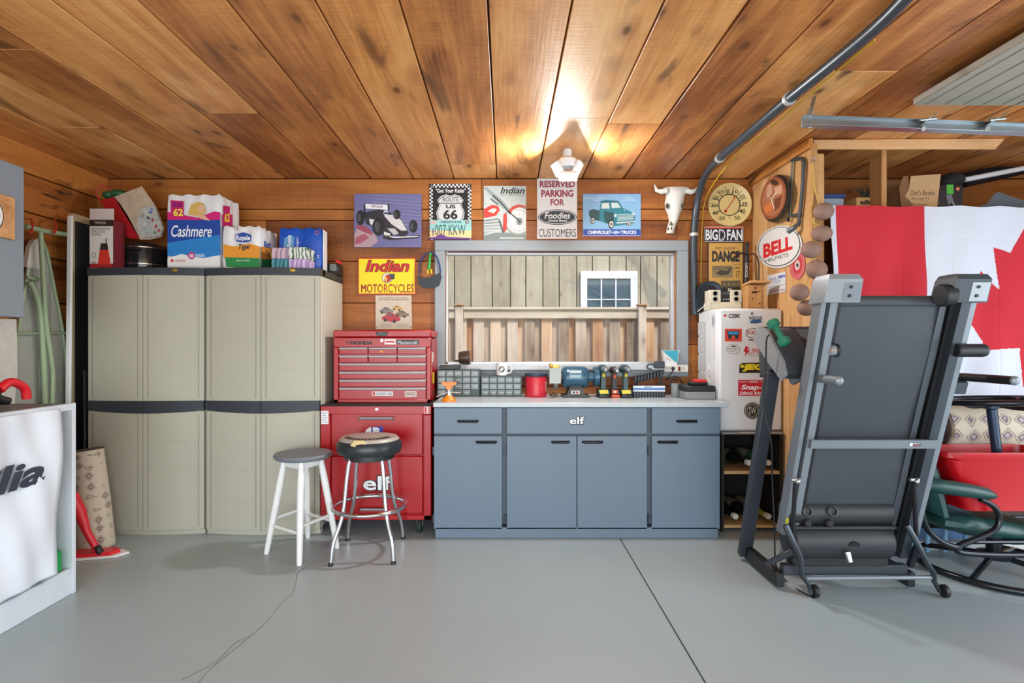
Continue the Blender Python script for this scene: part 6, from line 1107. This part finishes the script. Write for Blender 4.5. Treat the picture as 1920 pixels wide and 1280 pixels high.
for y, nm in ((3.04, 0), (3.53, 1)):
    pts = [(1726, 912), (1723, 925), (1727, 955), (1738, 990), (1760, 1012), (1786, 1024), (1800, 1025)] ; D_ = y
    def C(px, py): q = P(px, py, 3.04); return Vector((q.x, y, q.z))
    b = MB(); b.tube([C(*q) for q in pts]+[C(1792, 1028)], .016, 10, sub=4); b.build('arm_frame', TB, ch)
    b = MB(); b.tube([C(*q) for q in ((1838, 935), (1862, 948), (1874, 968), (1868, 990), (1845, 1004), (1800, 1022), (1794, 1030), (1806, 1036), (1870, 1040), (1960, 1040))], .016, 10, sub=4); b.build('arm_frame', TB, ch)
    b = MB(); rr = []
    for px, py, hw, hh in ((1722, 905, .02, .008), (1728, 907, .035, .026), (1760, 911, .045, .040), (1810, 918, .045, .040), (1850, 925, .04, .034), (1862, 928, .03, .018), (1866, 930, .01, .006)):
        c = C(px, py); rr.append([c+Vector((0, hw*math.cos(a), hh*math.sin(a))) for a in [2*math.pi*k/14 for k in range(14)]])
    b.loft(rr); b.build('armrest', GL, ch)
def cushion(b, o, ux, uy, uz, L, Wd, T, n=14, puff=.3):
    o, ux, uy, uz = (Vector(q) for q in (o, ux, uy, uz)); g = []
    for sgn in (1, -1):
        for i in range(n+1):
            for k in range(n+1):
                u, v = i/n, k/n; e = (1-(2*u-1)**6)*(1-(2*v-1)**6); rib = 1-.18*abs(math.sin(math.pi*u*4))**8; g.append(o+ux*L*u+uy*Wd*(v-.5)+uz*sgn*T/2*(.25+.75*e**.5)*rib)
    N = (n+1)**2; f = []
    for i in range(n):
        for k in range(n):
            q = (i*(n+1)+k, i*(n+1)+k+1, (i+1)*(n+1)+k+1, (i+1)*(n+1)+k); f += [q, tuple(x+N for x in q[::-1])]
    ed = [k for k in range(n+1)]+[i*(n+1)+n for i in range(1, n+1)]+[n*(n+1)+k for k in range(n-1, -1, -1)]+[i*(n+1) for i in range(n-1, 0, -1)]
    f += [(ed[j], ed[(j+1) % len(ed)], ed[(j+1) % len(ed)]+N, ed[j]+N) for j in range(len(ed))]
    b.add(g, f)
b = MB(); cushion(b, (2.46, cy, .33), Vector((1, 0, -.16)).normalized(), (0, 1, 0), Vector((.16, 0, 1)).normalized(), .72, .38, .12); b.build('seat_cushion', GL, ch)
b = MB(); cushion(b, (2.47, cy, .36), Vector((-.26, 0, 1)).normalized(), (0, 1, 0), Vector((1, 0, .26)).normalized(), .44, .38, .10); b.build('back_cushion', GL, ch)
bi = thing('red_bin', 'bright red plastic storage bin standing on the green chair', 'bin', (2.95, 3.25, .40)); RB = mat('bright_red_plastic', (176, 10, 22), .3, var=.03)
def rrect(cx_, cy_, hx, hy, z, r=.05, n=5):
    o = []
    for sx, sy, a0 in ((1, 1, 0), (-1, 1, 90), (-1, -1, 180), (1, -1, 270)):
        for k in range(n+1): a = math.radians(a0+90*k/n); o.append(Vector((cx_+sx*(hx-r)+r*math.cos(a), cy_+sy*(hy-r)+r*math.sin(a), z)))
    return o
zt2, xa, D_ = ZA(849, 3.06), XA(1764, 3.06), 3.06
b = MB(); cxb = xa+.365; b.loft([rrect(cxb+.05, 3.2, .24, .11, .40), rrect(cxb+.02, 3.2, .29, .125, zt2-.05), rrect(cxb, 3.2, .33, .14, zt2-.03), rrect(cxb, 3.2, .33, .14, zt2), rrect(cxb, 3.2, .315, .125, zt2), rrect(cxb+.04, 3.2, .23, .10, .41)]); b.build('tub', RB, bi)
q = MB(mapY(3.0595)); q.flat = True; q.text('STORAGE', 1782, 851, 1808, 856, (150, 14, 26), 1, .02); done(q, bi, 'lettering')
ot = thing('upturned_stool_base', 'black round swivel base turned upside down in the red bin', 'swivel base', (2.82, 3.2, .42)); bc = Vector((2.76, 3.15, ZA(757, 3.15)))
b = MB(); b.tube([bc+Vector(((.28)*math.cos(t), .28*math.sin(t), .02+.02*math.cos(t+1))) for t in [2*math.pi*k/50 for k in range(50)]], .016, 10, closed=True); b.build('base_ring', TB, ot)
for a in (20, 110, 200, 290): t = math.radians(a); b = MB(); b.tube([bc+Vector((.27*math.cos(t), .27*math.sin(t), .02)), bc+Vector((.15*math.cos(t), .15*math.sin(t), -.01)), bc], .013, 8, sub=3); b.build('spoke', TB, ot)
b = MB(); b.lathe([(.05, .01), (.05, -.02), (.026, -.03), (.024, -.50)][::-1], bc, (-.12, 0, 1), 16); b.build('pole', mat('blue_black_pole', (40, 54, 76), .25, .4), ot)
# ================================================================== FOLDED TREADMILL
tm = thing('treadmill', 'folded grey and black treadmill with its belt deck raised', 'treadmill', (1.93, 3.05, 0))
TG = mat('treadmill_grey', (128, 136, 144), .38, .35, .04); TGD = mat('treadmill_dark', (58, 64, 72), .4, .2); TBL = mat('treadmill_black', (26, 28, 32), .45); TS = mat('treadmill_silver', (150, 156, 162), .35, .4)
KD = -.30
def DK(x, z, off=0): return Vector((x, 3.13+KD*z-off, z))         # a point on the deck plane, off = towards the camera
nd = Vector((0, -1, KD)).normalized(); dd_ = Vector((0, KD, 1)).normalized()
def deckbar(x0, x1, z0, z1, f, bk, m, nm, par=None, bv=.004):
    b = MB(); b.loft([[DK(x0, z, f), DK(x1, z, f), DK(x1, z, -bk), DK(x0, z, -bk)] for z in (z0, z1)]); return b.build(nm, m, par or tm)
lx, rx = 1.50, 2.235; zt3 = 1.66
deckbar(lx+.04, lx+.075, .16, zt3-.12, .05, .03, TG, 'side_rail'); deckbar(lx, lx+.022, .30, zt3-.12, .045, .03, TG, 'foot_rail'); deckbar(lx+.022, lx+.04, .30, zt3-.12, .025, .03, TGD, 'foot_rail_inset')
deckbar(lx+.075, lx+.115, .16, zt3-.12, .01, .03, TBL, 'rail_edge')
deckbar(rx-.075, rx-.03, .16, zt3-.12, .05, .03, TGD, 'side_rail'); deckbar(rx-.03, rx, .30, zt3-.12, .045, .03, TG, 'foot_rail'); deckbar(rx-.10, rx-.075, .16, zt3-.12, .02, .03, TBL, 'rail_edge')
bl0, bl1 = lx+.115, rx-.105
BELT = mat('belt_rubber', (58, 63, 70), .5, var=.10, scale=5, bump=.1, bscale=120)
b = MB(); zs_ = [.30+k*(zt3-.13-.30)/20 for k in range(21)]; b.loft([[DK(bl0, z, .002+.006*math.sin(k*.5)), DK(bl1, z, .002+.006*math.sin(k*.5)), DK(bl1, z, -.05), DK(bl0, z, -.05)] for k, z in enumerate(zs_)]); b.build('belt', BELT, tm)
b = MB(); b.cyl(DK(bl0, zt3-.125, -.025), DK(bl1, zt3-.125, -.025), .03, n=20); b.build('rear_roller', BELT, tm)
deckbar(rx-.145, rx-.115, .35, zt3-.15, .012, .01, mat('roller_tube', (70, 76, 84), .35, .2), 'deck_edge')
deckbar(lx+.05, rx-.05, .80, .845, .075, -.03, TG, 'cross_bar')
q = MB(lambda u, v, l: DK(u, v, .0755+l)); q.flat = True; q.rect(rx-.19, .832, rx-.13, .812, (70, 76, 84), 1); q.rect(rx-.188, .83, rx-.172, .814, (226, 228, 230), 2); q.text('HEALTH', rx-.168, .830, rx-.134, .824, (220, 224, 226), 2, .02); q.text('RIDER', rx-.168, .821, rx-.138, .815, (200, 90, 80), 2, .02); q.build('cross_bar_label', None, tm, recalc=False)
# end caps
for x0, x1, m in ((lx-.012, lx+.155, TS), (rx-.155, rx+.015, TGD)):
    b = MB(); b.loft([[DK(x0+i_, z, f), DK(x1-i_, z, f), DK(x1-i_, z, -.05), DK(x0+i_, z, -.05)] for z, f, i_ in ((zt3-.135, .085, 0), (zt3-.03, .085, .004), (zt3-.005, .065, .016), (zt3, .03, .03))]); cap = b.build('end_cap', m, tm)
    xp0, xp1 = (x1-.085, x1-.004) if x0 < 1.8 else (x1-.09, x1-.006)
    b = MB(); b.loft([[DK(xp0, z, .0865), DK(xp1, z, .0865), DK(xp1, z, .08), DK(xp0, z, .08)] for z in (zt3-.13, zt3-.045)]); b.build('cap_plate', TS if x0 > 1.8 else TG, cap)
    for z in (zt3-.105, zt3-.065): b = MB(); b.cyl(DK(xp0+.03, z, .085), DK(xp0+.03, z, .09), .008, n=12); b.build('screw', TBL, cap)
b = MB(); b.cyl(DK(rx-.19, zt3-.10, .05), DK(rx-.13, zt3-.10, .05), .052, n=24, b=.006); b.build('roller_cover', TBL, tm)
# adjuster wheels
b = MB(); b.cyl(DK(lx+.075, 1.30, .03), DK(lx+.115, 1.30, .03), .030, n=20, b=.004); b.build('wheel_hub', CHROME, tm)
b = MB(); b.cyl(DK(lx+.105, 1.30, .03), DK(lx+.125, 1.30, .03), .033, n=20, b=.004); b.build('wheel', TBL, tm)
b = MB(); b.cyl(DK(rx-.06, 1.30, .06), DK(rx+.075, 1.30, .06), .032, n=20, b=.005); b.build('wheel', TBL, tm); b = MB(); b.cyl(DK(rx+.07, 1.30, .06), DK(rx+.085, 1.30, .06), .030, n=20, b=.003); b.build('wheel_hub', TGD, tm)
# motor hood
hx0, hx1 = 1.535, 2.075; HOOD = mat('hood_black', (44, 47, 52), .4)
b = MB(); b.cyl((hx0-.02, 3.02, .418), (hx1+.01, 3.02, .418), .068, n=28, b=.01); b.build('motor_hood', HOOD, tm)
b = MB(); b.cyl((hx0, 3.02, .265), (hx1, 3.02, .265), .095, n=32, b=.012); b.build('motor_drum', HOOD, tm)
b = MB(); b.box(hx0-.01, hx1+.01, 2.945, 3.0, .345, .362, .004); b.build('hood_seam', HOOD, tm)
b = MB(); b.box(hx0+.01, hx1-.01, 2.98, 3.06, .13, .20, .01); b.build('drum_tray', TBL, tm)
for px in (1514, 1561):
    c = P(px, 958, 2.95); b = MB(); b.lathe([(.028, -.01), (.028, .004), (.020, .006), (.018, -.004), (0, -.006)], c, (0, -1, .35), 18); b.build('vent', TBL, tm)
for px in (1513, 1554): c = P(px, 980, 2.945); b = MB(); b.lathe([(.02, 0), (.02, .012), (.014, .018), (0, .018)], c, (0, -1, 0), 16); b.build('bolt', TBL, tm)
c = P(1601, 1024, 2.928); b = MB(); b.lathe([(.03, 0), (.03, .003), (0, .003)], c, (0, -1, -.25), 20); b.build('drum_hole', TBL, tm)
b = MB(); b.cyl(P(1588, 1035, 2.92), P(1594, 1054, 2.90), .018, .014, n=14); b.build('axle_stub', STEEL, tm)
# base frame
b = MB(); b.box(1.50, 2.17, 2.985, 3.035, .085, .14, .006); b.build('base_cross', TGD, tm)
for x in (1.49, 2.20): b = MB(); b.bar((x, 3.42, .055), (x, 3.0, .055), .045, .08, .006); b.build('base_rail', TBL, tm)
for x in (1.475, 2.255):
    b = MB(); b.bar((x, 3.42, .03), (x, 3.06, 1.18), .048, .075, .008, up=(1, 0, 0)); up = b.build('upright', TGD, tm)
    b = MB(); b.cyl((x-.035, 3.38, .17), (x-.022, 3.38, .17), .012, n=10); b.build('upright_bolt', CHROME, up)
# swing foot with wheels
for pp in ([(1473, 984, 2.91), (1482, 1005, 2.90), (1500, 1042, 2.90), (1503, 1078, 2.92), (1516, 1094, 2.93), (1522, 1112, 2.92)], [(1700, 984, 2.91), (1712, 1005, 2.90), (1738, 1056, 2.90), (1750, 1072, 2.92), (1752, 1090, 2.93), (1762, 1108, 2.93)]):
    pts = [P(*q) for q in pp]; b = MB(); b.tube(pts, [.016, .016, .015, .014, .013, .012], 8, sub=0); b.build('swing_foot', DARKSTEEL, tm)
    x = pts[-1].x; b = MB(); b.cyl((x+.002, 2.915, .033), (x+.026, 2.915, .033), .033, n=22, b=.004); w = b.build('foot_wheel', TBL, tm); b = MB(); b.cyl((x+.026, 2.915, .033), (x+.029, 2.915, .033), .018, n=14); b.build('wheel_hub', TGD, w)
b = MB(); b.cyl(P(1506, 1084, 2.93), P(1750, 1082, 2.93), .011, n=12); b.build('foot_bar', TG, tm)
for xa_, xb_ in ((1486, 1491), (1718, 1714)):
    b = MB(); b.cyl(P(xa_, 1003, 2.93), P(xb_, 905, 2.82), .011, n=12); b.build('gas_strut', TBL, tm)
    b = MB(); b.cyl(P(xb_-8, 899, 2.81), P(xb_+8, 899, 2.81), .010, n=12); b.ball(P(xb_+5, 902, 2.80), .013); b.build('strut_pivot', CHROME, tm)
b = MB(); b.bar(P(1436, 1058, 3.06), P(1488, 1032, 2.97), .03, .03, .003); b.build('pivot_bracket', DARKSTEEL, tm)
b = MB(); b.bar(P(1706, 1060, 3.06), P(1722, 1020, 2.97), .03, .03, .003); b.build('pivot_bracket', DARKSTEEL, tm)
b = MB(); b.loft([[DK(lx+.003, z, .0462), DK(lx+.018, z, .0462), DK(lx+.018, z, .0452), DK(lx+.003, z, .0452)] for z in (.34, .40)]); b.build('warning_label', mat('yellow_label', (214, 206, 60), .5), tm)
# console and handlebars
cz = 1.22
CPR = [(3.22, 1.36), (3.14, 1.43), (3.05, 1.41), (2.875, 1.24), (2.85, 1.17), (2.89, 1.14), (3.02, 1.22)]
b = MB(); b.loft([[Vector((xx, yy_, zz)) for yy_, zz in CPR] for xx in (1.437, 1.452)]); b.build('console_side', TS, tm)
b = MB(); b.loft([[Vector((xx, 3.02+(yy_-3.02)*.96, 1.29+(zz-1.29)*.94)) for yy_, zz in CPR] for xx in (1.452, 1.60)]); b.build('console_end', TGD, tm)
b = MB(); b.loft([[Vector((xx, yy_, zz)) for yy_, zz in ((3.18, 1.14), (3.02, 1.20), (3.02, 1.33), (3.16, 1.43), (3.20, 1.40))] for xx in (1.46, 2.34)]); con2 = b.build('console', TGD, tm)
q = MB(lambda u, v, l: Vector((u, 3.02+v*.14, 1.33+v*.10))+Vector((0, -.58, .81))*(l+.001)); q.flat = True; q.rect(1.60, .92, 2.2, .15, (40, 44, 50), 1); q.rect(1.64, .84, 1.9, .3, (86, 96, 100), 2); q.rect(1.95, .84, 2.15, .3, (70, 78, 84), 2); done(q, con2, 'display')
b = MB(); b.loft([[Vector((xx, yy_, zz)) for yy_, zz in ((3.10, 1.16), (2.88, 1.07), (2.86, 1.13), (3.0, 1.22))] for xx in (2.24, 2.39)]); b.build('console_end', TGD, tm)
for pts, m in (([(1.545, 2.98, 1.13), (1.552, 2.92, 1.155), (1.555, 2.84, 1.16), (1.555, 2.58, 1.16)], TG), ([(2.36, 2.98, 1.13), (2.37, 2.92, 1.155), (2.374, 2.84, 1.16), (2.374, 2.58, 1.16)], TBL)):
    b = MB(); b.tube(pts, .021, 12, sub=4); hb = b.build('handlebar', m, tm); b = MB(); b.ball((pts[-1][0], pts[-1][1]+.004, pts[-1][2]), .0225, .014, .0225); b.build('grip_cap', TG, hb)
b = MB(); b.tube([P(1442, 628, 2.93), P(1437, 640, 2.95), P(1436, 700, 2.98), P(1433, 770, 3.0), P(1446, 830, 3.0), P(1448, 900, 3.05), P(1452, 990, 3.05), P(1455, 1060, 3.08), P(1475, 1090, EYE*F/(1090-VY)), P(1500, 1108, EYE*F/(1108-VY)), P(1528, 1122, EYE*F/(1122-VY))], .0045, 6, sub=5); b.build('power_lead', TBL, tm)
db = thing('dumbbell', 'small green dumbbell resting on the treadmill console', 'dumbbell', P(1458, 640, 2.95)); DGN = mat('green_vinyl', (40, 122, 96), .4)
pa, pb = P(1450, 607, 2.955), P(1470, 640, 2.90); d_ = (pb-pa).normalized()
b = MB(); b.cyl(pa, pb, .016, n=14); b.build('grip', DGN, db)
for c_, sg in ((pa, -1), (pb, 1)): b = MB(); b.lathe([(.022, -.022), (.032, -.016), (.032, .016), (.022, .022)], c_, d_, 6); b.build('end_weight', DGN, db)
